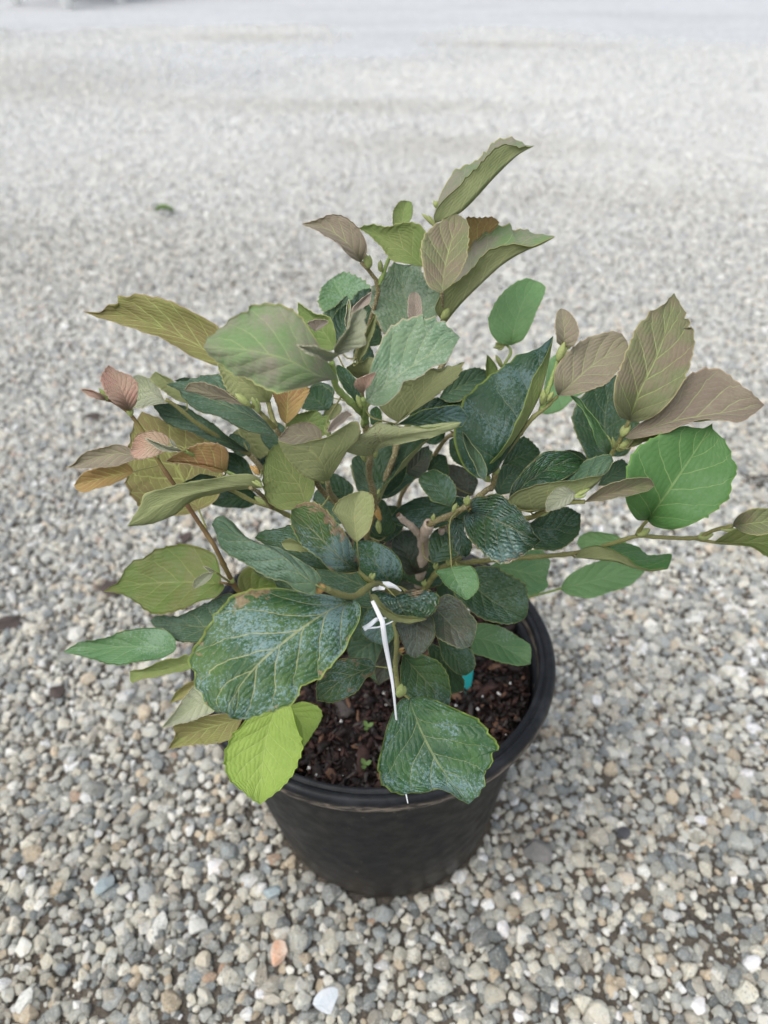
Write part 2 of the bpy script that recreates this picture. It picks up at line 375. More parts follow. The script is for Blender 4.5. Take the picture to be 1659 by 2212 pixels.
Ls = [layer(.0102, -.62, 1.5, .0032, .0095, .0057, dens, .25, 1),
      layer(.0090, -.62, 1.0, .0014, .0038, .0025, lambda d, P: np.full(len(P), .7), .45, 2),
      layer(.0340, -.62, 1.5, .0075, .0135, .0092, lambda d, P: np.where(d > .66, .10, .40), .35, 3, .2),
      layer(.0118, 1.5, 3.2, .0038, .0100, .0063, lambda d, P: np.full(len(P), 1.0), .12, 4),
      layer(.0180, 3.2, 6.8, .0055, .0135, .0092, lambda d, P: np.clip((6.6 - P[:, 1]) / 2.6 + (vnoise(P[:, 0], P[:, 1], 41, .9) - .5) * 1.3, 0, 1), .05, 5)]
Pp = np.vstack([a for a, b in Ls]); Rr = np.concatenate([b for a, b in Ls]); nst = len(Pp)
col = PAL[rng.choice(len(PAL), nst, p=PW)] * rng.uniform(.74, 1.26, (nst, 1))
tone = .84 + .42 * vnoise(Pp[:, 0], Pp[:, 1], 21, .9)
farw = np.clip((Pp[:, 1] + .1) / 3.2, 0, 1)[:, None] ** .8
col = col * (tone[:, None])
col = col * (1 - .70 * farw) + np.array([.70, .725, .73]) * .70 * farw      # far stones fade paler and bluer: distance haze and sky reflection painted into colour
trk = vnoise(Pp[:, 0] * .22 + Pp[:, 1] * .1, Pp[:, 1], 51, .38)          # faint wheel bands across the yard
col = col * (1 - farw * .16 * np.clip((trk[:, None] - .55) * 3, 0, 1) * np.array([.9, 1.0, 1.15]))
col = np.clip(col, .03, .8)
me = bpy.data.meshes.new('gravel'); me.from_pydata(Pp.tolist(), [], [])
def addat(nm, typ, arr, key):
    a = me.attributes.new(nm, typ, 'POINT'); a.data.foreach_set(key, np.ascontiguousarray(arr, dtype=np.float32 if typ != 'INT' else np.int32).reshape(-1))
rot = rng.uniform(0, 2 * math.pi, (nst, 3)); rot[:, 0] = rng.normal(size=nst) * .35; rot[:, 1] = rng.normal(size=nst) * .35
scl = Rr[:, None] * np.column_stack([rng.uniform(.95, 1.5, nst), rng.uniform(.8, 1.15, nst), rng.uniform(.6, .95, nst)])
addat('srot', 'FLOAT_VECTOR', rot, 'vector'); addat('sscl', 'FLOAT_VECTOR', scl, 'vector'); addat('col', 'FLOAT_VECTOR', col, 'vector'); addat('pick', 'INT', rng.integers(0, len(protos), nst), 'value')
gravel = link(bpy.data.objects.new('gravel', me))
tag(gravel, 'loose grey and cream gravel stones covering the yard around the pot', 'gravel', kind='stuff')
ng = bpy.data.node_groups.new('scatter', 'GeometryNodeTree')
ng.interface.new_socket('Geometry', in_out='INPUT', socket_type='NodeSocketGeometry'); ng.interface.new_socket('Geometry', in_out='OUTPUT', socket_type='NodeSocketGeometry')
gi = ng.nodes.new('NodeGroupInput'); go = ng.nodes.new('NodeGroupOutput')
iop = ng.nodes.new('GeometryNodeInstanceOnPoints'); g2i = ng.nodes.new('GeometryNodeGeometryToInstance')
for p in reversed(protos):
    oi_ = ng.nodes.new('GeometryNodeObjectInfo'); oi_.inputs['Object'].default_value = p; oi_.inputs['As Instance'].default_value = True
    ng.links.new(oi_.outputs['Geometry'], g2i.inputs[0])
def nat(nm, typ):
    a = ng.nodes.new('GeometryNodeInputNamedAttribute'); a.data_type = typ; a.inputs['Name'].default_value = nm; return a.outputs[0]
ng.links.new(gi.outputs[0], iop.inputs['Points']); ng.links.new(g2i.outputs[0], iop.inputs['Instance'])
iop.inputs['Pick Instance'].default_value = True
ng.links.new(nat('pick', 'INT'), iop.inputs['Instance Index'])
e2r = ng.nodes.new('FunctionNodeEulerToRotation'); ng.links.new(nat('srot', 'FLOAT_VECTOR'), e2r.inputs[0]); ng.links.new(e2r.outputs[0], iop.inputs['Rotation'])
ng.links.new(nat('sscl', 'FLOAT_VECTOR'), iop.inputs['Scale'])
ng.links.new(iop.outputs[0], go.inputs[0])
md = gravel.modifiers.new('scatter', 'NODES'); md.node_group = ng
print('stones', nst)

# single stones that stand out
def one_stone(fr, p, size, mat, label, seed, cat='stone', flat=.6, rotz=0.0, name='stone', cuts=12, dmin=.55, sink=.35, asp=1.25):
    g = ground_at(fr, p, .006)
    V, Fc = stone_shape(seed, 4, cuts, .012, dmin)
    V = V * np.array([size * asp, size, size * flat]) * .5
    o = mesh_obj(name, V, Fc, mat); o.location = (g[0], g[1], gz(g[0], g[1]) + size * flat * sink + .003); o.rotation_euler = (rnd.uniform(-.2, .2), rnd.uniform(-.2, .2), rotz)
    tag(o, label, cat)
    return o
ws = stone_material('quartz', (.50, .54, .57), (.58, .60, .61), .0)
rs = stone_material('red_granite', (.52, .30, .19), (.60, .48, .38), .45)
ds = stone_material('dark_rock', (.13, .13, .12), (.19, .18, .165), .6)
cs = stone_material('cream_rock', (.42, .37, .28), (.47, .43, .35), .2)
gs_ = stone_material('grey_rock', (.34, .35, .33), (.44, .43, .40), .6)
bs = stone_material('blue_rock', (.24, .29, .30), (.30, .34, .34), .3)
pw = stone_material('pale_rock', (.46, .46, .42), (.54, .53, .48), .5)
one_stone('W', (707, 2169), .027, ws, 'smooth white quartz stone with angular edges, in front of the pot at the bottom', 501, flat=.5, rotz=.5, dmin=.4)
one_stone('W', (601, 2060), .021, rs, 'pinkish orange granite stone on the gravel left of the pot base', 502, rotz=1.5, asp=1.25)
one_stone('W', (1161, 1844), .034, ds, 'large dark grey rock on the gravel right of the pot base', 503, flat=.5, rotz=.2, asp=1.05)
one_stone('W', (1347, 1798), .015, stone_material('black_rock', (.05, .052, .058), (.075, .075, .08), .2), 'small black stone right of the large dark rock', 504, rotz=.7)
one_stone('W', (1352, 1894), .018, stone_material('sand_rock', (.42, .36, .28), (.52, .48, .40), .3), 'tan wedge shaped stone on the gravel below the small black stone', 506, rotz=2.2, dmin=.45)
one_stone('W', (1451, 1973), .0165, gs_, 'angular grey stone on the gravel at the right, below the tan wedge stone', 511, rotz=.4, dmin=.45)
one_stone('W', (225, 1910), .021, bs, 'bluish grey stone low on the left', 509, rotz=1.4, asp=1.3)
one_stone('W', (342, 2003), .019, pw, 'long pale speckled stone left of the pinkish stone', 507, rotz=1.5, asp=1.7)
one_stone('W', (425, 2003), .019, pw, 'pale wedge shaped stone between the long speckled stone and the pot', 512, rotz=.2, asp=1.3, dmin=.42)
one_stone('W', (440, 2074), .017, cs, 'round sand coloured stone below the pale wedge shaped stone', 508, rotz=.8, asp=1.15)
one_stone('W', (54, 2163), .021, pw, 'greyish white stone in the bottom left corner', 513, rotz=1.1, dmin=.42)
one_stone('W', (588, 1928), .017, bs, 'small bluish grey stone beside the pot base on its left', 514, rotz=.3)
one_stone('W', (1626, 2076), .0135, stone_material('white_pebble', (.56, .56, .55), (.63, .62, .6), .3), 'white oval pebble near the right edge at the bottom', 510, flat=.6, rotz=.4, asp=1.6)

# bits of bark lying on the gravel
bk = stone_material('bark_scrap', (.04, .030, .025), (.065, .048, .04), .3)
for i, (x, y, s_, lab) in enumerate([(207, 898, .028, 'dark brown bark scrap alone on the gravel at the upper left'), (395, 1165, .030, 'dark bark scrap on the gravel behind the green leaf at the left'),
                               (240, 1270, .034, 'flat dark bark scrap left of the pointed green leaf'), (12, 1345, .03, 'dark bark scrap at the left edge of the gravel'),
                               (700, 1155, .0, ''), (120, 1490, .024, 'small bark scrap on the gravel below the long leaf')]):
    if s_: one_stone('W', (x, y), s_, bk, lab, 520 + i, 'bark chip', .3, i * 1.1, 'bark_chip', asp=1.6)

# ------------------------------------------------------------------ nursery pot
def plastic(name, dusty):
    n = N(name); o = n.pos(); sz = n.new('ShaderNodeSeparateXYZ'); n.put(sz.inputs[0], o)
    base = n.mix(n.mr(n.noise(o, 14, 4), .35, .65), (.0060, .0070, .0086), (.0088, .0098, .0114))
    if dusty == 'body':
        hgt = n.mr(n.math('ADD', sz.outputs[2], n.mr(n.noise(o, 22, 4, .6), 0, 1, -.05, .05)), .0, .11, .75, .0, True)
        base = n.mix(hgt, base, (.045, .037, .029))
        spots = n.mr(n.noise(o, 160, 2, .5), .70, .74, 0, .5, True); base = n.mix(spots, base, (.16, .15, .13))
        film = n.mr(n.noise(n.vmul(o, (1, 1, .25)), 26, 5, .65), .45, .75, 0, .35); base = n.mix(film, base, (.015, .015, .015))
    else:
        film = n.mr(n.noise(o, 40, 5, .65), .45, .7, 0, .5); base = n.mix(film, base, (.034, .036, .041))
        line = n.mr(n.noise(n.vmul(o, (1, 1, 5)), 55, 4, .6), .42, .6, .1, .85, True)
        ledge = n.math('MULTIPLY', n.mr(sz.outputs[2], .2705, .2725, 0, 1, True), n.mr(sz.outputs[2], .279, .284, 1, 0, True))
        base = n.mix(n.math('MULTIPLY', line, ledge), base, (.20, .165, .13))
    rg = n.mr(n.noise(o, 60, 4), .3, .7, .38, .6)
    return n.done(n.bsdf(base, rg, .26, n.bump(n.math('ADD', n.noise(o, 500, 3), n.math('MULTIPLY', n.noise(o, 40, 3), 1.0)), .08, .001)))
def ringsurf(profile, seg=128, close=False):
    """profile: list of (radius, z); the rim is a slightly bowed ellipse, the base a circle"""
    V, Fc = [], []
    ca, sa = math.cos(-.242), math.sin(-.242)
    for (r, z) in profile:
        w_ = min(1, max(0, z / POTH)); w_ = w_ ** .9
        kx, ky = 1.0, 1 - .059 * w_
        cxp = BX * (1 - w_) + POTX * w_; cyp = BY * (1 - w_)
        for j in range(seg):
            a = 2 * math.pi * j / seg
            x, y = r * kx * math.cos(a), r * ky * math.sin(a)
            dent = 1 + .0025 * math.sin(3 * a + 1) * w_ + .0012 * math.sin(7 * a) * w_
            V.append((cxp + (ca * x - sa * y) * dent, cyp + (sa * x + ca * y) * dent, z))
    m = len(profile)
    for i in range(m - 1):
        for j in range(seg):
            k = (j + 1) % seg; Fc.append((i * seg + j, i * seg + k, (i + 1) * seg + k, (i + 1) * seg + j))
    return V, Fc
pot = empty('plant_pot', (0, 0, 0)); tag(pot, 'black plastic nursery pot with a rolled rim standing on the gravel', 'plant pot')
body = [(.02, .006), (.122, .005), (.127, .004), (BASER, .008), (.1312, .014), (.134, .030), (.1405, .080), (.1485, .140), (.1575, .205), (.1645, .255), (.1668, .2695), (.1640, .2695), (.1590, .240), (.1500, .180), (.1300, .175), (.02, .175)]
V, Fc = ringsurf(body); mesh_obj('pot_body', V, Fc, plastic('black_plastic', 'body'), pot)
rim = [(.1672, .2600), (.1700, .2600), (.1702, .2690), (.1745, .2712), (.1785, .2722), (.1800, .2745), (.1803, .2790), (.1796, .2840), (.1780, .2875), (.1755, .2890), (.1728, .2885), (.1712, .2866), (.1702, .2858), (.1690, .2866), (.1678, .2880), (.1660, .2884), (.1645, .2872), (.1636, .2840), (.1634, .2740), (.1636, .2680)]
V, Fc = ringsurf(rim); mesh_obj('rim', V, Fc, plastic('rim_plastic', 'rim'), pot)

# ------------------------------------------------------------------ potting mix: bark fines, chips and perlite filling the pot
SOILZ = .250
n = N('bark_mix'); o = n.pos()
c = n.mix(n.mr(n.noise(o, 120, 4, .65), .35, .65), (.006, .004, .003), (.022, .011, .008))
SOILM = n.done(n.bsdf(c, .8, .3, n.bump(n.noise(o, 220, 5, .7), 1.0, .006)))
def chipmat(name, a, b, rough=.6):
    n = N(name); o = n.pos()
    c = n.mix(n.mr(n.noise(o, 90, 4, .65), .35, .65), a, b)
    return n.done(n.bsdf(c, rough, .4, n.bump(n.noise(n.vmul(o, (1, 1, 3)), 300, 4, .7), .7, .002)))
mats = [SOILM, chipmat('chip_dark', (.008, .005, .004), (.026, .013, .010)), chipmat('chip_red', (.028, .012, .009), (.060, .025, .016)), chipmat('perlite', (.62, .60, .56), (.70, .69, .66), .8),
        chipmat('chip_tan', (.12, .06, .035), (.17, .09, .05)), chipmat('chip_grey', (.045, .036, .032), (.08, .068, .06))]
V, Fc, mi = [], [], []
nr, nsg = 26, 96
for i in range(nr):
    for j in range(nsg):
        a = 2 * math.pi * j / nsg; r = .1605 * (i + .001) / (nr - 1)
        x, y = POTX + r * math.cos(a), r * .941 * math.sin(a)
        V.append((x, y, SOILZ + .010 * (float(vnoise(x, y, 31, .03)) - .5) + .006 * (float(vnoise(x, y, 32, .012)) - .5)))
for i in range(nr - 1):
    for j in range(nsg):
        k = (j + 1) % nsg; Fc.append((i * nsg + j, i * nsg + k, (i + 1) * nsg + k, (i + 1) * nsg + j)); mi.append(0)
shapes = [stone_shape(700 + i, 1, 6, .12, .5) for i in range(8)]
r = np.random.default_rng(77)
for q in range(7500):
    a = r.uniform(0, 2 * math.pi); rad = .157 * math.sqrt(r.random())
    kind = r.choice([1, 2, 3, 4, 5], p=[.62, .235, .012, .025, .108])
    L_ = {1: r.uniform(.0015, .0055), 2: r.uniform(.002, .0065), 3: r.uniform(.0008, .0026), 4: r.uniform(.003, .011), 5: r.uniform(.002, .006)}[int(kind)]
    if r.random() < .03 and kind in (1, 2, 5): L_ *= 2.6
    sv_, sf_ = shapes[q % 8]
    asp = (1, r.uniform(.2, .6), r.uniform(.12, .35)) if kind != 3 else (1, .85, .85)
    M = np.array(Euler((r.normal() * .5, r.normal() * .5, r.uniform(0, 6.28))).to_matrix())
    v = (sv_ * L_ * np.array(asp)) @ M.T + np.array([POTX + rad * math.cos(a), rad * .941 * math.sin(a), SOILZ + r.uniform(.000, .007) + (.003 if kind == 3 else 0)])
    o_ = len(V); V += [tuple(x) for x in v]; Fc += [tuple(i + o_ for i in f) for f in sf_]; mi += [int(kind)] * len(sf_)
soil = mesh_obj('potting_mix', V, Fc, mats, None, True, mi)
tag(soil, 'dark bark potting mix with white perlite specks filling the black pot', 'potting mix', kind='stuff')

# tiny weed seedlings in the mix
n = N('seedling'); WEED = n.done(n.bsdf((.10, .17, .04), .5, .4))
for i, (fx, fy, lab) in enumerate([(493, 1425, 'tiny green seedling sprouting from the potting mix near the white tie'), (480, 1640, 'small green seedling close to the front inner wall of the pot')]):
    q = px('F', (fx, fy))[0]; v_ = (CY - q[1]) / F; g = world(q, (HC - SOILZ - .006) / (SP - v_ * CP))
    V, Fc = tube(np.array([[0, 0, -.002], [.001, 0, .006], [.0015, -.001, .012]]), [.0006, .0006, .0004], 6)
    V = list(V)
    for a in (0.4, 2.2, 4.3):
        o_ = len(V); d = np.array([math.cos(a), math.sin(a), .5]); s_ = np.array([-math.sin(a), math.cos(a), 0]); b = np.array([.0015, -.001, .012])
        for t, wd in ((0, .0004), (.35, .0022), (.7, .002), (1, .0003)):
            for k in (-1, 0, 1): V.append(b + d * t * .006 + s_ * wd * k + np.array([0, 0, -.0008 if k == 0 else 0]))
        for i_ in range(3):
            for k in range(2): Fc.append((o_ + i_ * 3 + k, o_ + i_ * 3 + k + 1, o_ + (i_ + 1) * 3 + k + 1, o_ + (i_ + 1) * 3 + k))
    w_ = mesh_obj('seedling', V, Fc, WEED); w_.location = tuple(g); tag(w_, lab, 'seedling')

# ------------------------------------------------------------------ far bench whose white legs show at the top left
n = N('white_post'); o = n.pos(); PVC = n.done(n.bsdf(n.mix(n.mr(n.noise(o, 6, 3), .4, .7, 0, .4), (.88, .88, .86), (.78, .77, .74)), .45, .4))
n = N('bench_board'); o = n.pos(); BOARD = n.done(n.bsdf(n.mix(n.noise(n.vmul(o, (1, 8, 1)), 4, 4), (.16, .14, .12), (.24, .215, .19)), .8, .3))
def box(x0, x1, y0, y1, z0, z1, o=0):
    V = [(x, y, z) for z in (z0, z1) for y in (y0, y1) for x in (x0, x1)]
    return V, [tuple(i + o for i in f) for f in ((0, 2, 3, 1), (4, 5, 7, 6), (0, 1, 5, 4), (2, 6, 7, 3), (0, 4, 6, 2), (1, 3, 7, 5))]
legs = [ground_at('W', p) for p in ((36, 12), (146, 21), (264, 7))]
benchc = np.mean(legs, axis=0)
bench = empty('potting_bench', (benchc[0], benchc[1], 0)); tag(bench, 'bench on white legs far back at the top left, only leg ends in view', 'bench')
allp = [np.array(l) for l in legs]
ax1 = allp[2] - allp[1]; ax0 = allp[0] - allp[1]
for c_ in [allp[0], allp[1], allp[2], allp[2] + ax1, allp[0] + ax1, allp[2] + ax0 + ax1 * .0]:
    T = np.linspace(0, 1, 3)
    V, Fc = tube(np.array([[c_[0] - benchc[0], c_[1] - benchc[1], .7 * t - .01] for t in T]), [.052, .05, .05], 20)
    mesh_obj('leg', V, Fc, PVC, bench)
u1 = ax1 / np.linalg.norm(ax1); u0 = ax0 / np.linalg.norm(ax0)
V, Fc = [], []
for k in range(9):
    c0 = allp[1] + ax0 * (k / 8) + u1 * .0; c1 = c0 + u1 * (2 * np.linalg.norm(ax1)); wv = u0 * np.linalg.norm(ax0) * .055
    b = len(V)
    for z in (.70, .74):
        for q in (c0 - wv, c0 + wv, c1 + wv, c1 - wv): V.append((q[0] - benchc[0], q[1] - benchc[1], z + k * .0001))
    Fc += [tuple(b + i for i in f) for f in ((3, 2, 1, 0), (4, 5, 6, 7), (0, 1, 5, 4), (1, 2, 6, 5), (2, 3, 7, 6), (3, 0, 4, 7))]
mesh_obj('bench_top', V, Fc, BOARD, bench, False)
# ------------------------------------------------------------------ the shrub: stems
POTX = -0.012
shrub = empty('shrub', (POTX, 0, 0.25))
tag(shrub, 'leafy shrub with mixed dark green, lime and bronze leaves growing in the black pot', 'shrub')
PORG = np.array([POTX, 0, 0.25])
def stem_mat(name, a, b, c, sc1=220, bump=.6):
    n = N(name); o = n.obj()
    col = n.mix(n.mr(n.noise(o, 25, 3), .35, .65), a, b)
    col = n.mix(n.mr(n.noise(o, sc1 * 4, 3, .7), .52, .62, 0, .8, True), col, c)
    return n.done(n.bsdf(col, .65, .25, n.bump(n.noise(o, sc1 * 2, 3), bump, .001)))
SM = {'wood': stem_mat('dead_wood', (.44, .35, .27), (.34, .265, .20), (.52, .47, .42)),
      'brown': stem_mat('speckled_bark', (.20, .17, .075), (.15, .12, .06), (.36, .33, .21)),
      'olive': stem_mat('olive_twig', (.20, .21, .07), (.16, .15, .055), (.26, .24, .12)),
      'green': stem_mat('green_twig', (.17, .25, .06), (.26, .32, .11), (.30, .34, .16)),
      'red': stem_mat('red_twig', (.14, .075, .04), (.17, .16, .045), (.2, .12, .06)),
      'bud': stem_mat('bud_scale', (.215, .265, .085), (.27, .30, .11), (.32, .32, .16)),
      'rustbud': stem_mat('rust_bud', (.38, .22, .07), (.30, .20, .08), (.44, .34, .16)),
      'cut': stem_mat('cut_wood', (.06, .035, .025), (.14, .08, .05), (.04, .03, .02))}
STEMPTS = []
def stem(kind, pts, r0, r1, name='branch', n=None, seg=9):
    """pts: (frame, x, y, Y); radii in mm"""
    P = np.array([at(f, (x, y), Y) for f, x, y, Y in pts])
    m = n or max(8, 6 * len(pts))
    Q = resample(P, m)
    R = np.linspace(r0, r1, m) * .001
    for i in range(2, m - 1):                      # swollen nodes
        if i % 7 == 3: R[i] *= 1.22
    V, Fc = tube(Q - PORG, R, seg, .12)
    o = mesh_obj(name, V, Fc, SM[kind], shrub)
    for q in Q: STEMPTS.append(q)
    return o
# dead forked stub in the middle
stem('wood', [('F',770,640,.02),('F',795,590,.0),('F',802,500,-.015),('F',822,400,-.03),('F',815,330,-.04),('F',835,270,-.05),('F',852,232,-.055)], 4.4, 4.2)
stem('wood', [('F',816,325,-.04),('F',785,285,-.045),('F',740,240,-.05),('F',705,215,-.052),('F',680,188,-.055)], 3.3, 2.2)
stem('wood', [('F',840,392,-.03),('F',870,350,-.033),('F',905,310,-.038),('F',925,262,-.042)], 2.5, 3.0)
stem('brown', [('F',845,240,-.055),('F',900,215,-.06),('F',985,180,-.065),('F',1040,150,-.07),('F',1110,100,-.07),('F',1180,40,-.065),('C',1265,930,-.06),('C',1285,840,-.06)], 2.5, 2.0)
# main stems rising from the soil
stem('brown', [('W',838,1335,.03),('W',835,1280,.02),('W',836,1200,-.01),('C',520,1240,-.03),('C',555,1100,-.04),('C',560,980,-.05),('C',532,850,-.06),('C',540,740,-.075),('C',522,640,-.07),('C',512,550,-.07)], 3.0, 2.2)
stem('brown', [('C',556,1060,-.04),('C',590,980,-.04),('C',640,860,-.035),('C',685,740,-.03),('C',715,650,-.02),('A',900,1400,-.01),('A',905,1290,.0),('A',895,1150,.0),('A',890,990,-.005),('A',885,850,.0),('A',850,680,.01),('A',845,575,.02)], 2.6, 1.3)
stem('green', [('C',512,555,-.07),('G',510,1480,-.07),('G',400,1370,-.08),('G',290,1270,-.085),('G',205,1170,-.09),('G',180,1060,-.095),('G',155,900,-.1)], 2.5, 1.7)
stem('green', [('G',515,1500,-.07),('G',520,1400,-.08),('G',500,1300,-.085)], 2.1, 1.5)
stem('brown', [('W',820,1330,.03),('W',800,1260,.0),('C',420,1180,-.03),('C',350,1035,-.06),('C',300,960,-.08),('C',285,890,-.09)], 2.8, 1.8)
stem('brown', [('C',345,1030,-.06),('C',250,950,-.06),('C',170,820,-.07),('J',530,1240,-.08),('J',500,1200,-.08)], 2.3, 1.7)
stem('olive', [('J',500,1200,-.08),('J',420,1110,-.085),('J',350,1040,-.085),('J',280,980,-.09),('J',190,935,-.095)], 1.7, 1.0)
stem('olive', [('J',515,1200,-.08),('J',475,1090,-.075),('J',445,980,-.07),('J',420,860,-.06),('J',400,760,-.06)], 1.8, 1.2)
stem('brown', [('W',825,1310,.04),('A',400,1400,.03),('A',430,1260,.03),('A',480,1100,.03),('A',515,950,.03),('A',470,870,.03),('A',412,805,.025)], 2.8, 1.4)
stem('green', [('A',512,940,.03),('A',540,880,.035),('A',560,820,.04),('A',600,720,.05),('A',650,600,.07)], 1.5, 1.0)
stem('red', [('W',770,1370,.0),('W',700,1400,-.03),('W',640,1380,-.05),('M',620,980,-.06),('M',480,790,-.065),('M',330,500,-.07),('M',180,200,-.07),('M',50,0,-.065),('B',790,1460,-.06),('B',720,1350,-.06),('B',640,1230,-.055),('B',560,1075,-.05),('B',470,950,-.045),('B',380,880,-.045),('B',330,865,-.045)], 2.8, 1.2)
stem('red', [('M',480,830,-.065),('M',380,820,-.07),('M',260,795,-.07)], 1.2, .9)
stem('olive', [('M',470,820,-.065),('M',350,740,-.075),('M',200,630,-.08)], 1.0, .8)
stem('olive', [('W',815,1290,.0),('W',760,1190,-.04),('E',1400,190,-.06),('K',1430,1650,-.07),('K',1240,1590,-.07),('K',1050,1490,-.07),('K',930,1440,-.075)], 2.6, 1.4)
stem('brown', [('K',1440,1650,-.07),('K',1370,1560,-.08),('K',1280,1480,-.09),('K',1200,1440,-.095)], 1.8, 1.2)
stem('olive', [('B',1180,1190,.0),('B',1000,1090,-.01),('B',860,1000,-.015),('B',740,900,-.015),('B',680,865,-.015)], 2.2, 1.3)
stem('green', [('B',800,1172,-.095),('B',900,1220,-.085),('B',1040,1290,-.085),('B',1250,1382,-.085)], 1.1, 1.2)
stem('brown', [('W',820,1290,.02),('C',300,1300,.02),('C',200,1180,.01),('C',130,1090,.0),('B',1180,1190,.0)], 2.6, 2.2)
# right side
stem('olive', [('F',790,640,.0),('F',830,600,-.02),('F',900,500,-.03),('F',970,470,-.04),('F',1100,450,-.04),('D',50,1740,-.04),('D',200,1728,-.05),('D',350,1718,-.055),('D',520,1700,-.06),('D',700,1655,-.07),('D',880,1600,-.08),('D',1000,1606,-.08),('D',1220,1612,-.085),('D',1340,1565,-.09),('D',1450,1540,-.095)], 2.6, 1.3)
stem('olive', [('D',1220,1612,-.085),('D',1330,1635,-.085),('D',1500,1650,-.085)], 1.4, 1.0)
stem('olive', [('D',880,1590,-.08),('D',910,1545,-.085),('D',945,1505,-.09)], 1.3, 1.1)
stem('green', [('F',1000,640,.0),('F',1250,670,-.01),('F',1400,660,-.015),('D',230,1965,-.015),('D',400,1920,-.02),('D',430,1910,-.02)], 1.8, 1.0)
stem('olive', [('C',1285,845,-.06),('D',50,1170,-.06),('D',150,1040,-.055),('D',260,900,-.05),('D',330,845,-.045),('D',410,768,-.04)], 2.2, 1.2)
stem('green', [('D',310,860,-.045),('D',350,740,-.04),('D',400,600,-.035),('D',440,470,-.03)], 2.0, 1.2)
stem('olive', [('C',1120,1075,-.065),('C',1250,1050,-.065),('C',1400,1110,-.07),('D',250,1490,-.08),('D',350,1440,-.09),('D',480,1400,-.1),('D',570,1395,-.105)], 2.4, 1.4)
stem('olive', [('D',340,1440,-.085),('D',500,1330,-.07),('D',640,1200,-.06),('D',730,1110,-.055),('D',780,1030,-.055),('D',835,915,-.055)], 2.4, 1.5)
stem('green', [('C',1250,620,.0),('D',60,720,.02),('D',90,590,.03),('D',130,520,.035),('D',122,478,.04),('D',80,455,.04),('D',40,468,.04)], 1.5, 1.0)
stem('brown', [('W',850,1300,.06),('C',700,1130,.05),('C',740,950,.04),('C',900,770,.03),('C',1020,620,.02),('C',1250,620,.0)], 2.4, 1.7)
# front
stem('olive', [('F',760,660,-.03),('F',700,645,-.06),('F',640,610,-.09),('F',540,575,-.12),('F',430,645,-.15),('F',340,635,-.165),('F',255,600,-.175)], 2.6, 2.0)
stem('olive', [('F',545,575,-.12),('F',495,545,-.125),('F',445,498,-.125)], 1.8, 1.3)
stem('olive', [('F',760,690,-.02),('F',650,760,-.06),('F',665,850,-.08),('F',665,950,-.1),('F',658,1040,-.12),('F',670,1150,-.14),('F',680,1215,-.15)], 2.2, 1.8)
stem('olive', [('F',870,540,-.03),('F',940,480,-.04),('F',1030,425,-.05)], 2.2, 1.6)

def blob(name, kind, fr, p, Y, l, wd, ang, n=3):
    """a bud: a few overlapping pointed scales; l, wd in mm, ang in the picture (deg, 0 = right, 90 = up)"""
    l *= .82; wd *= .6
    c = at(fr, p, Y); a = math.radians(ang)
    ax = np.array([math.cos(a), .25 * math.sin(a), math.sin(a)]); ax /= np.linalg.norm(ax)
    V, Fc = [], []
    for k in range(n):
        tw = np.array([rnd.uniform(-.3, .3) for _ in range(3)]) * (k > 0)
        d = ax + tw; d /= np.linalg.norm(d)
        m = 9; T = np.linspace(0, 1, m)
        Q = c + np.outer(T * l * .001 * (1 - .15 * k), d) + np.outer(np.sin(T * 3) * .0006 * k, tw * 3) - PORG
        R = wd * .0005 * (np.sin(np.pi * np.clip(T * .9 + .09, 0, 1)) ** .8 + .05) * (1 - .2 * k)
        v, f = tube(Q, R, 8, .15); f = [tuple(i + len(V) for i in q) for q in f]; V += list(v); Fc += f
    return mesh_obj(name, V, Fc, SM[kind], shrub)
blob('bud', 'rustbud', 'F', (262,597), -.177, 11, 10.5, 185, 1)
blob('bud', 'bud', 'F', (215,605), -.178, 8, 6, 175, 2)
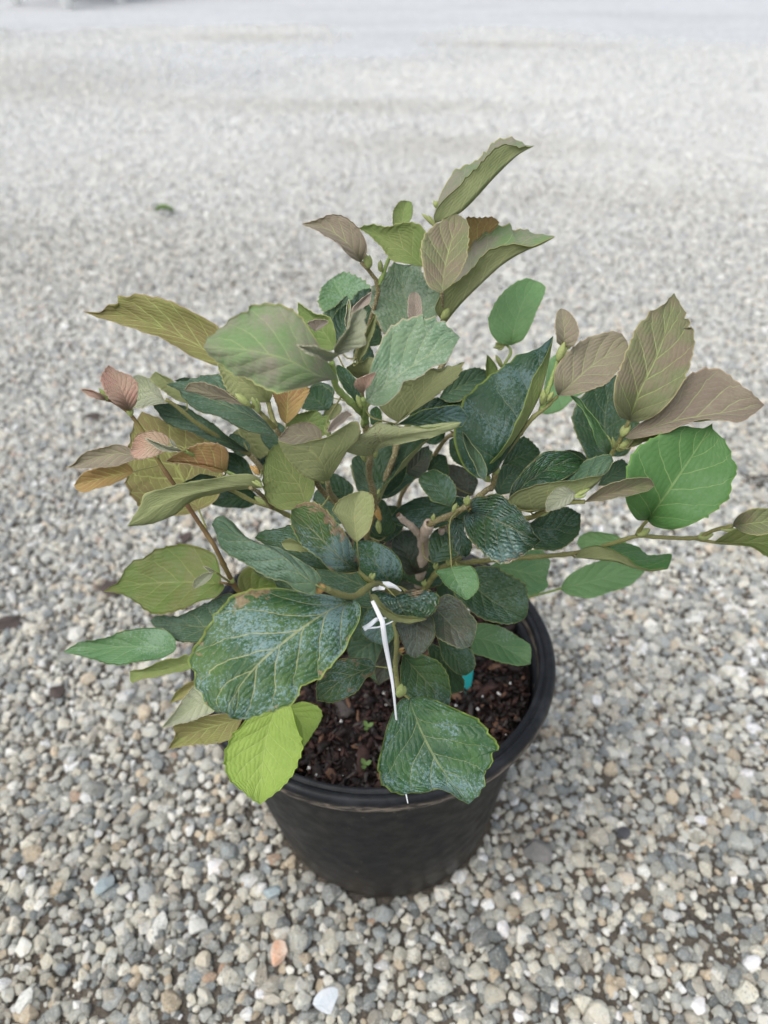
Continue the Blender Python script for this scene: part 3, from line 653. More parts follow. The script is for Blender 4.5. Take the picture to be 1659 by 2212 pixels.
for fr, p, Y, l, wd, an, kd in [('F',(515,560),-.122,9,5,60,'bud'),('F',(400,665),-.152,9,5,200,'bud'),('F',(680,1215),-.152,14,11,80,'bud'),
        ('F',(985,170),-.067,10,6,70,'bud'),('F',(925,215),-.062,9,5,20,'bud'),('F',(960,215),-.062,9,5,15,'bud'),('F',(880,220),-.06,8,4,95,'bud'),
        ('F',(1060,130),-.072,10,6,80,'bud'),('F',(1080,148),-.072,8,5,0,'rustbud'),('F',(575,215),-.045,22,9,110,'rustbud'),('F',(570,290),-.045,16,7,95,'bud'),
        ('G',(110,1000),-.1,16,13,130,'bud'),('G',(480,1400),-.083,11,6,110,'bud'),('G',(545,1390),-.083,10,5,80,'bud'),('J',(240,960),-.094,14,8,140,'bud'),
        ('J',(330,1040),-.09,13,7,110,'bud'),('A',(455,840),.025,13,8,105,'bud'),('A',(530,860),.035,10,5,95,'bud'),('A',(890,1145),-.005,12,9,60,'bud'),
        ('A',(850,590),.018,15,4,140,'bud'),('A',(855,480),.02,6,4,110,'bud'),('A',(330,1200),-.0,22,4,85,'bud'),('K',(1390,1640),-.07,14,7,140,'bud'),('K',(1300,1300),-.09,11,5,130,'rustbud'),
        ('K',(1340,1430),-.092,10,4,150,'bud'),('D',(885,1595),-.083,12,9,30,'bud'),('D',(1245,1610),-.087,13,9,15,'bud'),('D',(1380,1560),-.093,13,6,20,'bud'),
        ('D',(760,1090),-.057,16,9,40,'bud'),('D',(790,1010),-.057,12,8,60,'bud'),('D',(740,1080),-.06,14,4,120,'bud'),('D',(830,1030),-.058,14,6,40,'bud'),
        ('D',(410,560),-.037,16,9,75,'bud'),('D',(440,500),-.033,13,4,70,'bud'),('D',(310,820),-.046,14,6,85,'bud'),('D',(345,800),-.045,10,5,60,'bud'),('D',(290,1480),-.085,13,7,30,'bud'),('D',(500,1370),-.105,15,5,30,'bud'),
        ('C',(495,580),-.072,9,5,90,'bud'),('C',(300,640),-.09,12,4,95,'bud'),('C',(570,760),-.062,13,5,85,'bud'),('C',(510,780),-.062,14,6,110,'bud'),('C',(265,910),-.075,12,6,140,'bud'),('C',(575,1010),-.046,12,6,75,'bud'),
        ('C',(1250,900),-.062,13,7,120,'bud'),('C',(1285,860),-.062,10,6,80,'bud'),('F',(960,470),-.045,9,6,100,'bud'),('F',(985,480),-.045,8,5,20,'bud'),('F',(820,590),-.025,9,5,80,'bud'),('F',(880,490),-.035,8,4,60,'bud'),
        ('M',(500,810),-.067,9,6,110,'bud'),('B',(480,965),-.047,9,5,100,'bud'),('B',(340,870),-.047,12,5,120,'bud'),('B',(640,1210),-.057,9,5,110,'bud'),('D',(95,470),.038,11,5,190,'bud'),('D',(80,600),.028,14,6,120,'bud'),
        ('F',(668,960),-.1,9,4,30,'rustbud'),('F',(640,850),-.06,8,4,250,'rustbud')]:
    blob('bud', kd, fr, p, Y, l, wd, an)
for fr, p, Y, an in [('F',(848,232),-.056,85),('F',(866,240),-.057,40),('F',(928,258),-.043,90),('F',(680,186),-.056,140)]:
    blob('stub_end', 'cut', fr, p, Y, 2.5, 7, an, 1)

# ------------------------------------------------------------------ the shrub: leaves, each traced with its own midrib, edges, depth and curl
LEAVES = []
def leaf(fr, S, E1, E2, face='T', top='dark', under='under_olive', Y=-.05, k=None, d=(-.6, -.6), teeth=.05, wav=1.0, thick=.35, db=0, dt=0, fr2=None):
    LEAVES.append(dict(fr=fr, S=S, E1=E1, E2=E2, face=face, top=top, under=under, Y=Y, k=(.35 if face == 'T' else -.2) if k is None else k, d=d, teeth=teeth, wav=wav, thick=thick, db=db, dt=dt))
# --- upper part
leaf('A', [(850,570),(1000,500),(1180,310),(1330,175),(1440,110)], [(843,520),(900,430),(1020,330),(1110,240),(1190,140),(1270,105),(1350,118)], [(865,450),(930,310),(1020,240),(1100,200),(1180,130),(1230,90),(1310,72),(1380,102)], 'U', 'grey', Y=.03, k=0, d=(-.6,3.0))
leaf('A', [(890,985),(905,850),(940,700),(970,600),(978,515)], [(820,950),(778,860),(765,740),(785,650),(850,580),(920,545)], [(945,940),(1000,870),(1040,740),(1050,620),(1033,555)], 'T', 'tan', Y=-.03, teeth=.03)
leaf('A', [(905,1170),(1000,1050),(1120,930),(1240,820),(1350,750),(1460,700),(1562,650)], [(850,1090),(870,1020),(900,970),(980,910),(1060,840),(1120,770),(1200,730),(1310,705),(1430,708)], [(940,980),(1005,830),(1060,690),(1120,640),(1200,600),(1300,578),(1315,610),(1400,605),(1415,635),(1490,648)], 'U', 'grey', Y=0.0, k=0, d=(-.8,3.5), teeth=.03)
leaf('A', [(1010,790),(1090,690),(1160,620),(1232,565)], [(1030,650),(1035,545),(1110,545),(1190,538)], [(1070,710),(1150,645),(1205,602)], 'U', 'grey', 'under_rust', Y=.05)
leaf('A', [(780,830),(670,730),(530,650),(392,600)], [(805,720),(795,630),(760,590),(700,565),(620,577),(560,600),(480,582)], [(700,820),(600,785),(530,705),(460,645)], 'U', 'grey', 'under_green', Y=.03, teeth=.04)
leaf('A', [(650,610),(660,520),(682,438)], [(600,580),(604,500),(640,444)], [(690,575),(716,500),(708,450)], 'U', 'leafy', 'under_green', Y=.08)
leaf('A', [(410,803),(340,700),(240,620),(150,585),(58,575)], [(446,740),(432,660),(375,580),(300,530),(220,523),(140,552)], [(375,790),(300,725),(220,665),(140,608)], 'T', 'bronze', Y=.02, teeth=.03)
leaf('A', [(690,1240),(700,1100),(660,960),(645,815)], [(550,1235),(500,1125),(467,1050),(470,980),(510,910),(560,868),(600,812)], [(800,1200),(870,1110),(890,1000),(830,955),(775,880),(748,805),(695,822)], 'T', 'glauc', Y=.04, k=.1)
leaf('A', [(731,1170),(732,1080),(727,980)], [(690,1130),(690,1030),(705,990)], [(768,1120),(766,1030),(748,990)], 'T', 'pink', Y=-.03, teeth=.03)
leaf('G', [(530,1328),(700,1190),(950,1000),(1200,830),(1400,700),(1552,632)], [(525,1200),(590,920),(690,690),(760,570),(850,490),(942,448),(1020,428),(1140,378),(1168,434),(1290,422),(1310,468),(1390,470),(1420,525),(1510,592)], [(600,1372),(700,1368),(800,1315),(900,1210),(950,1110),(1060,1095),(1160,1055),(1250,960),(1380,910),(1450,810),(1500,710)], 'T', 'glauc', Y=-.08, k=.3, teeth=.02)
leaf('G', [(875,1557),(1000,1440),(1180,1200),(1340,1010),(1420,935)], [(760,1490),(670,1390),(700,1280),(900,1120),(1100,1010),(1250,965),(1340,985)], [(1050,1432),(1200,1340),(1380,1200),(1510,1070),(1582,905),(1500,950)], 'U', 'teal', Y=-.04, k=-.1)
leaf('J', [(1150,440),(1230,300),(1330,100),(1457,-110)], [(1150,335),(1200,240),(1262,150),(1340,0)], [(1190,408),(1350,352),(1482,292),(1480,180),(1505,100),(1465,30),(1500,-40)], 'T', 'pale', 'pale', Y=-.132, k=.25, d=(-.6,-.4), teeth=.02)
leaf('J', [(1150,440),(1050,425),(900,370),(738,297)], [(1190,400),(1080,370),(950,330),(830,295)], [(1120,475),(1000,442),(850,384)], 'U', 'pale', 'pale', Y=-.135, k=.0, teeth=.0)
leaf('B', [(1700,738),(1600,725),(1400,625),(1150,570),(908,553)], [(1640,640),(1590,540),(1540,460),(1490,385),(1400,320),(1345,300),(1300,293),(1190,303),(1180,330),(1090,370),(1010,445),(930,508)], [(1620,748),(1540,785),(1450,812),(1340,820),(1240,780),(1170,740),(1090,720),(1010,655),(935,605)], 'T', 'grey', Y=-.12, k=.3, d=(-.4,1.2), teeth=.015)
leaf('B', [(1020,640),(850,530),(620,420),(400,355),(188,341)], [(1010,450),(930,390),(840,340),(720,290),(660,270),(600,265),(500,237),(470,255),(400,248),(392,290),(330,300),(290,345)], [(980,662),(860,612),(750,560),(560,465),(330,388)], 'U', 'bronze', 'under_bronze', Y=-.02, teeth=.01)
leaf('B', [(1300,880),(1200,800),(1090,715),(985,650)], [(1330,780),(1250,740),(1150,690),(1060,660)], [(1230,882),(1130,866),(1060,820),(1020,740)], 'U', 'grey', Y=-.07)
leaf('K', [(1145,542),(1000,475),(800,425),(640,385),(487,378)], [(1080,492),(970,400),(850,350),(700,300),(560,300),(515,330)], [(1050,532),(900,480),(700,440),(600,415)], 'T', 'bronze', Y=-.085, teeth=.03, d=(-1,.5))
leaf('K', [(1470,862),(1300,710),(1000,570),(700,440),(450,355),(288,310)], [(1400,740),(1200,550),(1000,350),(870,205),(760,203),(660,215),(645,250),(560,260),(530,285),(380,305)], [(1380,860),(1200,820),(1000,732),(850,662),(700,632),(560,565),(525,520),(450,440),(425,375)], 'T', 'teal', Y=-.055, k=.35, teeth=.015, d=(.8,-.2))
leaf('J', [(628,1165),(640,1000),(650,860),(660,720)], [(570,1100),(530,960),(480,830),(500,740)], [(720,1080),(785,990),(835,880),(880,780),(800,730)], 'U', 'bronze', 'under_rust', Y=-.06, teeth=.02)
leaf('C', [(290,895),(250,790),(190,720),(90,690),(-10,655)], [(350,810),(400,725),(470,640),(475,570),(440,543),(400,560),(310,620),(220,656),(80,682)], [(215,892),(120,852),(60,775),(20,715)], 'U', 'grey', 'under_olive', Y=-.1, k=-.35, teeth=.012, d=(-.3,.4))
leaf('C', [(250,650),(150,625),(60,632),(-10,645)], [(250,600),(210,562),(150,547),(60,572),(20,610)], [(190,668),(90,688),(20,668)], 'T', 'bronze', 'under_rust', Y=-.085, k=.5, teeth=.02)
leaf('J', [(1070,1255),(1200,1140),(1350,1062)], [(1100,1170),(1190,1070),(1285,1018)], [(1150,1225),(1220,1165),(1295,1095)], 'T', 'pink', Y=-.1)
leaf('G', [(485,1250),(520,1150),(640,1015)], [(420,1195),(398,1155),(440,1085),(540,1040)], [(535,1190),(605,1085)], 'T', 'rosy', 'pink', Y=-.1)
leaf('G', [(482,1375),(360,1160),(208,932)], [(400,1330),(300,1200),(240,1100),(203,990)], [(475,1270),(430,1095),(330,995),(250,940)], 'T', 'speck', Y=-.06, teeth=.01)
leaf('G', [(440,1080),(490,980),(560,842)], [(330,1010),(315,970),(400,920),(465,905)], [(560,1030),(610,960),(622,865)], 'U', 'dark', Y=.0)
leaf('A', [(255,1320),(170,1190),(32,1038)], [(262,1230),(215,1130),(135,1110),(85,1075)], [(190,1330),(110,1270),(50,1160)], 'U', 'grey', 'under_green', Y=-.03)
leaf('A', [(135,1215),(160,1180),(217,1155)], [(92,1165),(140,1146),(190,1147)], [(180,1188)], 'U', 'pink', 'pink', Y=-.06)
leaf('A', [(335,1085),(290,990),(230,900)], [(200,1095),(163,1040),(175,960)], [(440,995),(466,960),(400,900),(310,866)], 'T', 'sage', Y=.11)
leaf('A', [(260,1300),(270,1140),(328,1000)], [(225,1190),(185,1110),(250,1068)], [(330,1200),(345,1080)], 'T', 'teal', Y=.06)
leaf('A', [(430,1310),(430,1130),(482,958)], [(360,1220),(345,1060),(400,975)], [(530,1280),(505,1120),(500,1000)], 'T', 'dark', Y=.05)
leaf('A', [(285,1300),(290,1170),(328,1050)], [(232,1190),(265,1095)], [(345,1180),(340,1080)], 'T', 'dark', Y=.02)
leaf('G', [(360,450),(450,300),(590,138)], [(385,320),(480,205)], [(480,330),(570,240)], 'T', 'pink', Y=.0, teeth=.02)
leaf('G', [(315,540),(325,400),(342,213)], [(300,470),(318,300)], [(350,430),(362,280)], 'T', 'pale', Y=.0, teeth=.01)
leaf('G', [(450,915),(520,700),(630,370)], [(430,800),(540,560)], [(540,760),(625,540)], 'U', 'dark', Y=-.01)
# --- left cluster
leaf('B', [(470,937),(420,800),(343,658)], [(400,905),(340,845),(298,745),(318,695)], [(508,880),(512,775),(470,720),(400,698)], 'T', 'rosy', Y=-.05, teeth=.05, wav=.6)
leaf('B', [(332,872),(260,825),(173,804)], [(290,866),(215,835)], [(305,835),(235,806)], 'T', 'rosy', Y=-.05)
leaf('B', [(690,885),(590,810),(488,725)], [(610,895),(490,915),(495,800)], [(655,830),(600,750),(530,720)], 'T', 'pale', Y=.0)
leaf('B', [(815,890),(720,790),(620,698)], [(775,812),(710,745)], [(740,860),(650,800),(592,745)], 'U', 'leafy', Y=.0)
leaf('B', [(900,810),(820,770),(735,752)], [(845,745),(785,736)], [(840,800)], 'T', 'dark', Y=.03)
leaf('B', [(1180,1175),(980,1080),(780,970),(598,888)], [(1060,1080),(900,980),(790,905),(690,888)], [(1080,1162),(950,1112),(800,1045),(680,990)], 'T', 'teal', Y=-.01)
leaf('B', [(880,1520),(790,1350),(700,1190),(610,1050),(540,935)], [(800,1550),(640,1550),(530,1495),(460,1385),(450,1280),(465,1180),(478,1080),(505,1000)], [(940,1495),(1000,1440),(1022,1320),(1010,1200),(970,1085),(920,1075),(860,1040),(800,1028),(740,983),(700,998),(620,970)], 'U', 'bronze', 'under_bronze', Y=-.01, teeth=.015)
leaf('B', [(525,1205),(400,1185),(250,1215),(88,1270)], [(455,1150),(390,1134),(260,1160),(180,1198),(140,1240)], [(480,1230),(330,1262),(200,1275)], 'T', 'bronze', Y=-.06, teeth=.02)
leaf('B', [(495,1292),(400,1310),(270,1340),(138,1372)], [(440,1240),(320,1255),(200,1297)], [(430,1340),(300,1385),(205,1417),(155,1400)], 'U', 'bronze', 'under_rust', Y=-.05, teeth=.015)
leaf('B', [(705,1132),(600,1145),(472,1168)], [(695,1090),(655,1060),(590,1053),(510,1080)], [(680,1168),(600,1205),(530,1222),(485,1198)], 'T', 'rosy', Y=-.09, teeth=.02)
leaf('B', [(800,1172),(700,1160),(558,1092)], [(700,1140),(610,1110)], [(690,1172),(600,1135)], 'T', 'pale', Y=-.095, teeth=.0)
leaf('B', [(750,1150),(725,1130),(705,1096)], [(735,1120)], [(715,1130)], 'T', 'pale', Y=-.095, teeth=0)
leaf('B', [(1045,1290),(940,1262),(800,1240),(680,1232)], [(1057,1215),(1045,1160),(1000,1128),(910,1128),(830,1150),(750,1185)], [(1000,1296),(900,1268),(780,1245)], 'U', 'bronze', 'under_rust', Y=-.09, teeth=.01)
leaf('B', [(1250,1385),(1100,1375),(900,1412),(700,1470),(560,1560),(455,1617)], [(1250,1345),(1180,1312),(1000,1320),(850,1345),(700,1385),(560,1425),(530,1500)], [(1180,1395),(1000,1425),(855,1458),(740,1530),(650,1575),(560,1612)], 'U', 'teal', Y=-.1, k=-.2, teeth=.01, d=(-.3,.8))
leaf('B', [(1010,1330),(900,1330),(782,1360)], [(900,1308),(850,1322)], [(900,1350)], 'T', 'teal', Y=-.085, teeth=0)
leaf('B', [(1215,1350),(1130,1260),(1045,1175)], [(1200,1300),(1160,1225),(1100,1183)], [(1120,1340),(1050,1300),(1025,1210)], 'T', 'dark', Y=.0, teeth=.01)
leaf('B', [(1225,1440),(1100,1450),(955,1487)], [(1180,1395),(1080,1393),(985,1430)], [(1205,1492),(1110,1510),(1020,1502)], 'T', 'dark', Y=.02, teeth=.01)
leaf('B', [(1515,1505),(1480,1380),(1400,1270),(1325,1135)], [(1450,1520),(1360,1517),(1290,1465),(1262,1370),(1266,1270),(1295,1180)], [(1565,1420),(1560,1330),(1480,1210),(1390,1130)], 'U', 'dark', 'under_green', Y=-.075, teeth=.01)
leaf('B', [(1130,1030),(1190,1120),(1245,1220)], [(1240,1000),(1330,1060),(1310,1160)], [(1080,1070),(1130,1130),(1190,1190)], 'U', 'dark', Y=.03)
leaf('B', [(1320,1130),(1285,1210),(1255,1310)], [(1240,1170),(1222,1240),(1228,1290)], [(1340,1200),(1310,1290)], 'T', 'dark', Y=.03)
leaf('J', [(830,1290),(860,1150),(962,1008)], [(650,1210),(650,1135),(740,1060),(820,1035),(880,1018)], [(1010,1300),(1095,1210),(1075,1068),(1015,1065)], 'U', 'dark', 'under_green', Y=-.04)
leaf('J', [(1090,1010),(960,900),(850,780)], [(900,1015),(795,980),(780,870)], [(1140,930),(1130,820),(1000,740)], 'T', 'dark', Y=.0)
leaf('J', [(1110,1120),(1160,1030),(1215,938)], [(1030,1085),(1055,1005),(1130,943)], [(1190,1080),(1233,1000)], 'U', 'dark', Y=.02, teeth=0)
leaf('G', [(630,1590),(640,1500),(640,1380)], [(580,1570),(575,1430)], [(700,1570),(690,1430)], 'T', 'speck', Y=-.02, teeth=0)
# --- centre
leaf('C', [(543,752),(600,665),(760,615),(920,590),(1082,546)], [(440,742),(360,700),(385,655),(455,625),(520,600),(560,562),(595,547),(680,568),(780,572),(900,560),(990,550)], [(565,730),(610,700),(690,683),(780,662),(900,628),(1040,590)], 'U', 'dark', 'under_spot', Y=-.1, k=-.2, teeth=.005, d=(.2,.3))
leaf('C', [(700,562),(850,535),(980,510),(1120,515)], [(780,510),(850,478),(950,455),(1060,448),(1095,480)], [(850,574),(1000,566),(1080,574)], 'T', 'slate', Y=-.085, teeth=.02)
leaf('C', [(740,560),(920,490),(1112,398)], [(800,470),(900,408),(950,400),(1000,427),(1060,430)], [(880,545),(1000,530),(1090,470)], 'T', 'dark', Y=-.03)
leaf('C', [(950,405),(1080,330),(1245,245)], [(1000,310),(1060,257),(1160,223)], [(1040,428),(1140,390),(1235,310)], 'T', 'teal', Y=.03)
leaf('C', [(1290,835),(1350,735),(1440,595),(1540,400),(1590,230),(1627,33)], [(1200,885),(1110,830),(1060,740),(1033,640),(1050,550),(1090,430),(1150,360),(1250,275),(1370,195),(1420,145),(1480,133),(1560,95)], [(1245,800),(1335,668),(1395,560),(1490,365),(1555,230)], 'T', 'slate', 'under_green', Y=-.05, k=.3, d=(.6,-1.6), teeth=.008)
leaf('C', [(1226,893),(1170,790),(1130,690),(1085,600)], [(1185,860),(1140,760),(1103,680)], [(1230,820),(1180,720),(1120,640)], 'T', 'teal', Y=-.09, teeth=0)
leaf('C', [(1150,830),(1080,740),(1008,650)], [(1060,795),(1012,730)], [(1130,740),(1060,640)], 'T', 'dark', Y=.0)
leaf('C', [(1020,1048),(960,950),(895,880),(850,850)], [(960,1033),(908,1015),(893,985),(860,955),(828,895)], [(1050,990),(1048,930),(1005,870),(975,855),(920,830)], 'T', 'dark', Y=-.105, teeth=.03)
leaf('C', [(1130,1080),(1240,1110),(1370,1165),(1470,1220),(1552,1250)], [(1150,1000),(1210,985),(1305,973),(1380,1035),(1440,1095),(1490,1150),(1515,1205)], [(1092,1110),(1110,1200),(1170,1290),(1250,1362),(1330,1387),(1390,1372),(1450,1330),(1490,1292)], 'T', 'crinkle', Y=-.11, k=.3, teeth=.01, wav=2)
leaf('C', [(1045,1110),(1075,1220),(1105,1348)], [(1000,1150),(982,1185),(1035,1230),(1040,1300),(1065,1335)], [(1105,1130),(1095,1180),(1140,1265),(1130,1325)], 'T', 'crinkle', Y=-.09, wav=2)
leaf('C', [(1160,1040),(950,1050),(800,1065),(663,1108)], [(1090,992),(950,988),(820,1000),(720,1043)], [(1090,1130),(920,1175),(780,1168),(690,1152)], 'T', 'slate', Y=-.03, teeth=.01)
leaf('C', [(462,1260),(448,1150),(450,1050),(482,955)], [(410,1215),(350,1115),(318,1070),(360,1012),(420,975)], [(530,1190),(562,1080),(556,990),(522,963)], 'U', 'grey', 'under_olive', Y=-.12, k=-.2, teeth=.01)
leaf('C', [(560,995),(510,860),(480,735)], [(470,965),(442,860),(430,770)], [(610,950),(620,800),(560,735)], 'T', 'teal', Y=-.03, teeth=0)
leaf('C', [(597,1015),(650,905),(750,808),(830,705),(897,640)], [(560,920),(545,790),(590,700),(700,680),(800,655)], [(603,950),(680,850),(760,755),(850,670)], 'T', 'dark', Y=-.035, k=.2, d=(.5,-.8), teeth=0)
leaf('C', [(600,975),(690,900),(760,810)], [(590,900),(660,800)], [(650,980),(730,900)], 'T', 'dark', Y=-.02, teeth=0)
leaf('C', [(755,850),(830,780),(888,685)], [(765,780),(840,705)], [(835,880),(890,810),(893,740)], 'T', 'dusk', Y=.0, teeth=0)
leaf('C', [(880,835),(930,790),(990,745)], [(890,765),(940,735)], [(950,885),(1008,855)], 'T', 'dark', Y=.02, teeth=0)
leaf('C', [(472,1432),(380,1370),(280,1270),(170,1160),(70,1070)], [(400,1442),(310,1425),(210,1355),(130,1260),(75,1165)], [(467,1370),(430,1280),(370,1180),(300,1090),(270,1060),(210,1022),(130,1028)], 'T', 'scorch', Y=-.135, k=.35, teeth=.03, wav=2)
leaf('E', [(1580,612),(1480,540),(1370,430),(1210,355),(1080,310),(955,250)], [(1603,570),(1560,508),(1480,465),(1380,415),(1300,375),(1200,340),(1130,295),(1080,240),(1030,203),(985,208)], [(1560,668),(1450,642),(1390,592),(1280,558),(1210,512),(1130,462),(1040,412),(998,360),(980,300)], 'T', 'teal', Y=-.165, k=.35, teeth=.01, d=(.8,.6))
leaf('E', [(1660,520),(1430,390),(1210,328)], [(1560,380),(1440,255),(1360,275),(1255,290)], [(1560,510),(1400,435),(1290,385)], 'T', 'dark', Y=-.11, teeth=.02)
leaf('E', [(1570,425),(1480,370),(1368,360)], [(1450,340),(1390,342)], [(1500,410),(1400,400)], 'U', 'dark', 'under_olive', Y=-.125, teeth=0)
leaf('F', [(655,610),(580,500),(500,410),(425,335)], [(697,540),(690,450),(630,378),(530,333)], [(550,600),(460,530),(420,430)], 'T', 'speck', Y=-.1, k=.5, teeth=0)
leaf('F', [(600,650),(420,560),(213,468)], [(520,520),(430,470),(300,450)], [(500,710),(330,660),(225,570)], 'T', 'teal', Y=-.09, teeth=.01)
leaf('E', [(1790,700),(1640,765),(1450,895),(1250,1060),(1110,1230),(1065,1400)], [(1600,655),(1400,626),(1270,636),(1150,670),(1060,718),(980,800),(910,890),(850,975),(810,1050),(850,1120),(855,1190),(890,1255),(930,1330),(1000,1368),(1045,1365)], [(1836,745),(1828,830),(1780,920),(1750,995),(1650,1100),(1590,1165),(1490,1208),(1465,1270),(1430,1315),(1350,1350),(1250,1372),(1170,1403),(1110,1408)], 'T', 'scorch', Y=-.2, k=.35, teeth=.008, wav=2, d=(.8,.4))
leaf('E', [(1340,1320),(1285,1500),(1255,1700),(1242,1912)], [(1200,1360),(1125,1450),(1065,1535),(1035,1610),(1040,1700),(1062,1755),(1100,1800),(1165,1850),(1200,1885)], [(1420,1320),(1455,1450),(1490,1570),(1458,1685),(1400,1775),(1340,1835),(1292,1872)], 'T', 'lime', 'lime', Y=-.18, k=.25, teeth=.025)
leaf('E', [(1420,1325),(1490,1440),(1498,1572)], [(1500,1300),(1585,1332),(1607,1390),(1550,1500)], [(1430,1430),(1470,1530)], 'T', 'lime', 'lime', Y=-.13, teeth=.015)
leaf('E', [(955,1290),(850,1340),(750,1405),(658,1457)], [(900,1225),(850,1208),(790,1280),(730,1370)], [(970,1358),(880,1395),(790,1430),(728,1442)], 'T', 'pale', 'pale', Y=-.15, teeth=.02)
leaf('E', [(1140,1400),(950,1450),(820,1500),(690,1587)], [(1050,1372),(900,1385),(735,1438),(738,1500)], [(1090,1490),(1060,1530),(930,1555),(800,1562)], 'U', 'bronze', 'under_bronze', Y=-.16, teeth=.02)
leaf('E', [(880,1185),(790,1240),(705,1312)], [(840,1180),(760,1228)], [(850,1225),(780,1285)], 'U', 'leafy', 'under_bronze', Y=-.12)
leaf('E', [(865,1060),(720,1095),(580,1120),(468,1122)], [(805,1020),(760,1048),(680,1052),(600,1085),(540,1108)], [(820,1112),(680,1138),(560,1158),(482,1190)], 'U', 'leafy', 'under_green', Y=-.115, teeth=.015)
leaf('E', [(745,985),(600,975),(400,975),(240,995),(73,1008)], [(740,930),(700,885),(640,865),(540,865),(430,885),(330,920),(180,948)], [(720,1015),(640,1052),(520,1072),(400,1077),(260,1050),(150,1022)], 'T', 'sage', Y=-.1, teeth=.012)
leaf('E', [(1070,790),(940,855),(780,845),(588,820)], [(1115,720),(1090,668),(1040,660),(900,730),(760,790),(645,792)], [(960,945),(820,942),(740,930),(680,870),(620,858)], 'T', 'teal', Y=-.075, teeth=.015)
leaf('E', [(1012,602),(820,590),(620,595),(460,615),(312,646)], [(1005,500),(980,430),(900,388),(800,366),(700,380),(620,405),(550,450),(490,468),(440,520),(400,590)], [(1030,620),(980,680),(880,712),(770,762),(640,787),(560,750),(530,718),(460,672),(380,652)], 'T', 'leafy', 'under_green', Y=-.05, teeth=.012)
leaf('E', [(1150,700),(1260,610),(1440,600)], [(1110,610),(1120,550),(1170,500),(1300,515)], [(1300,660),(1410,645)], 'T', 'leafy', Y=-.03, teeth=0)
leaf('E', [(968,530),(910,570),(847,632)], [(900,545),(850,585)], [(945,575),(895,612)], 'T', 'pale', Y=-.08, teeth=.01)
leaf('E', [(975,530),(940,515),(903,497)], [(940,505)], [(940,527)], 'T', 'pale', Y=-.08, teeth=0)
# --- right side
leaf('D', [(132,468),(160,340),(210,200),(285,85)], [(60,452),(10,390),(3,310),(38,220),(90,150),(160,95),(230,72)], [(205,430),(262,330),(300,230),(337,130),(305,95)], 'T', 'fresh', Y=.05, teeth=.01)
leaf('D', [(440,477),(450,380),(430,247)], [(402,440),(397,330),(408,270)], [(505,470),(537,400),(520,325),(475,268)], 'T', 'bronze', Y=-.03, teeth=.01)
leaf('D', [(412,767),(500,690),(600,600),(700,530),(822,440)], [(390,700),(398,610),(450,530),(530,458),(600,420),(680,395),(745,384),(790,402)], [(480,768),(560,745),(700,685),(770,605),(820,560),(830,490)], 'T', 'bronze', Y=-.04, teeth=.015)
leaf('D', [(835,915),(900,740),(1000,530),(1060,350),(1102,155)], [(770,885),(735,800),(740,700),(780,610),(820,510),(850,440),(890,350),(935,308),(960,268),(1000,250),(1050,215)], [(890,922),(980,892),(1060,825),(1140,720),(1190,600),(1217,480),(1215,378),(1178,370),(1193,320),(1160,310),(1165,265),(1130,215)], 'T', 'tan', 'under_bronze', Y=-.05, teeth=.015)
leaf('D', [(800,1012),(950,962),(1150,905),(1400,865),(1638,820)], [(900,930),(1000,870),(1100,760),(1160,670),(1280,610),(1390,610),(1415,640),(1480,690),(1550,745)], [(860,1025),(1000,990),(1180,935),(1350,915),(1500,920)], 'T', 'bronze', 'under_olive', Y=-.065, k=.45, teeth=.02)
leaf('D', [(815,1085),(900,1030),(1028,1000)], [(880,1000),(960,985)], [(880,1062),(980,1018)], 'U', 'bronze', 'under_olive', Y=-.06)
leaf('D', [(720,1125),(690,940),(710,780),(757,642)], [(600,1160),(540,1040),(500,900),(530,800),(600,732),(645,705),(700,665)], [(820,1115),(880,1000),(890,880),(810,760)], 'T', 'dark', Y=.03, teeth=.02)
leaf('D', [(716,1118),(660,1000),(590,880),(487,764)], [(660,1080),(605,940),(548,845)], [(728,1060),(685,970),(610,885),(548,788)], 'T', 'sage', 'under_green', Y=-.065, teeth=0)
leaf('D', [(945,1507),(1070,1330),(1170,1180),(1250,1060),(1328,932)], [(880,1502),(830,1430),(808,1350),(813,1240),(840,1150),(890,1080),(980,1018),(1100,960),(1160,950),(1250,960),(1285,955)], [(980,1542),(1070,1562),(1180,1540),(1300,1480),(1390,1400),(1430,1350),(1438,1290),(1473,1200),(1442,1140),(1430,1080),(1380,1010),(1332,970)], 'T', 'green', 'under_green', Y=-.1, k=.3, teeth=.012)
leaf('D', [(1332,1640),(1600,1640),(1900,1660)], [(1400,1590),(1500,1540),(1650,1560),(1800,1600)], [(1450,1645),(1560,1670),(1700,1745),(1820,1730)], 'T', 'leafy', Y=-.09)
leaf('D', [(1450,1540),(1600,1520),(1780,1500)], [(1458,1510),(1500,1462),(1570,1438),(1690,1440)], [(1520,1582),(1600,1597),(1700,1575)], 'T', 'tan', Y=-.115, teeth=.01)
leaf('D', [(835,1655),(690,1635),(523,1645)], [(760,1600),(680,1577),(600,1575),(545,1600)], [(740,1695),(600,1715)], 'T', 'fresh', Y=.0, teeth=.01)
leaf('D', [(508,1728),(640,1738),(760,1748),(860,1782),(960,1808),(1065,1795)], [(560,1675),(640,1660),(720,1672),(800,1712),(870,1770),(950,1800)], [(600,1670),(700,1654),(800,1648),(880,1675),(950,1712),(1080,1708)], 'U', 'green', 'under_olive', Y=-.08, k=0, d=(-.8,2.2), teeth=.01)
leaf('D', [(425,1916),(600,1870),(760,1830),(930,1806)], [(460,1850),(530,1798),(640,1752),(720,1745),(850,1780)], [(480,1952),(600,1963),(740,1930),(850,1885)], 'T', 'fresh', Y=-.02, teeth=.01)
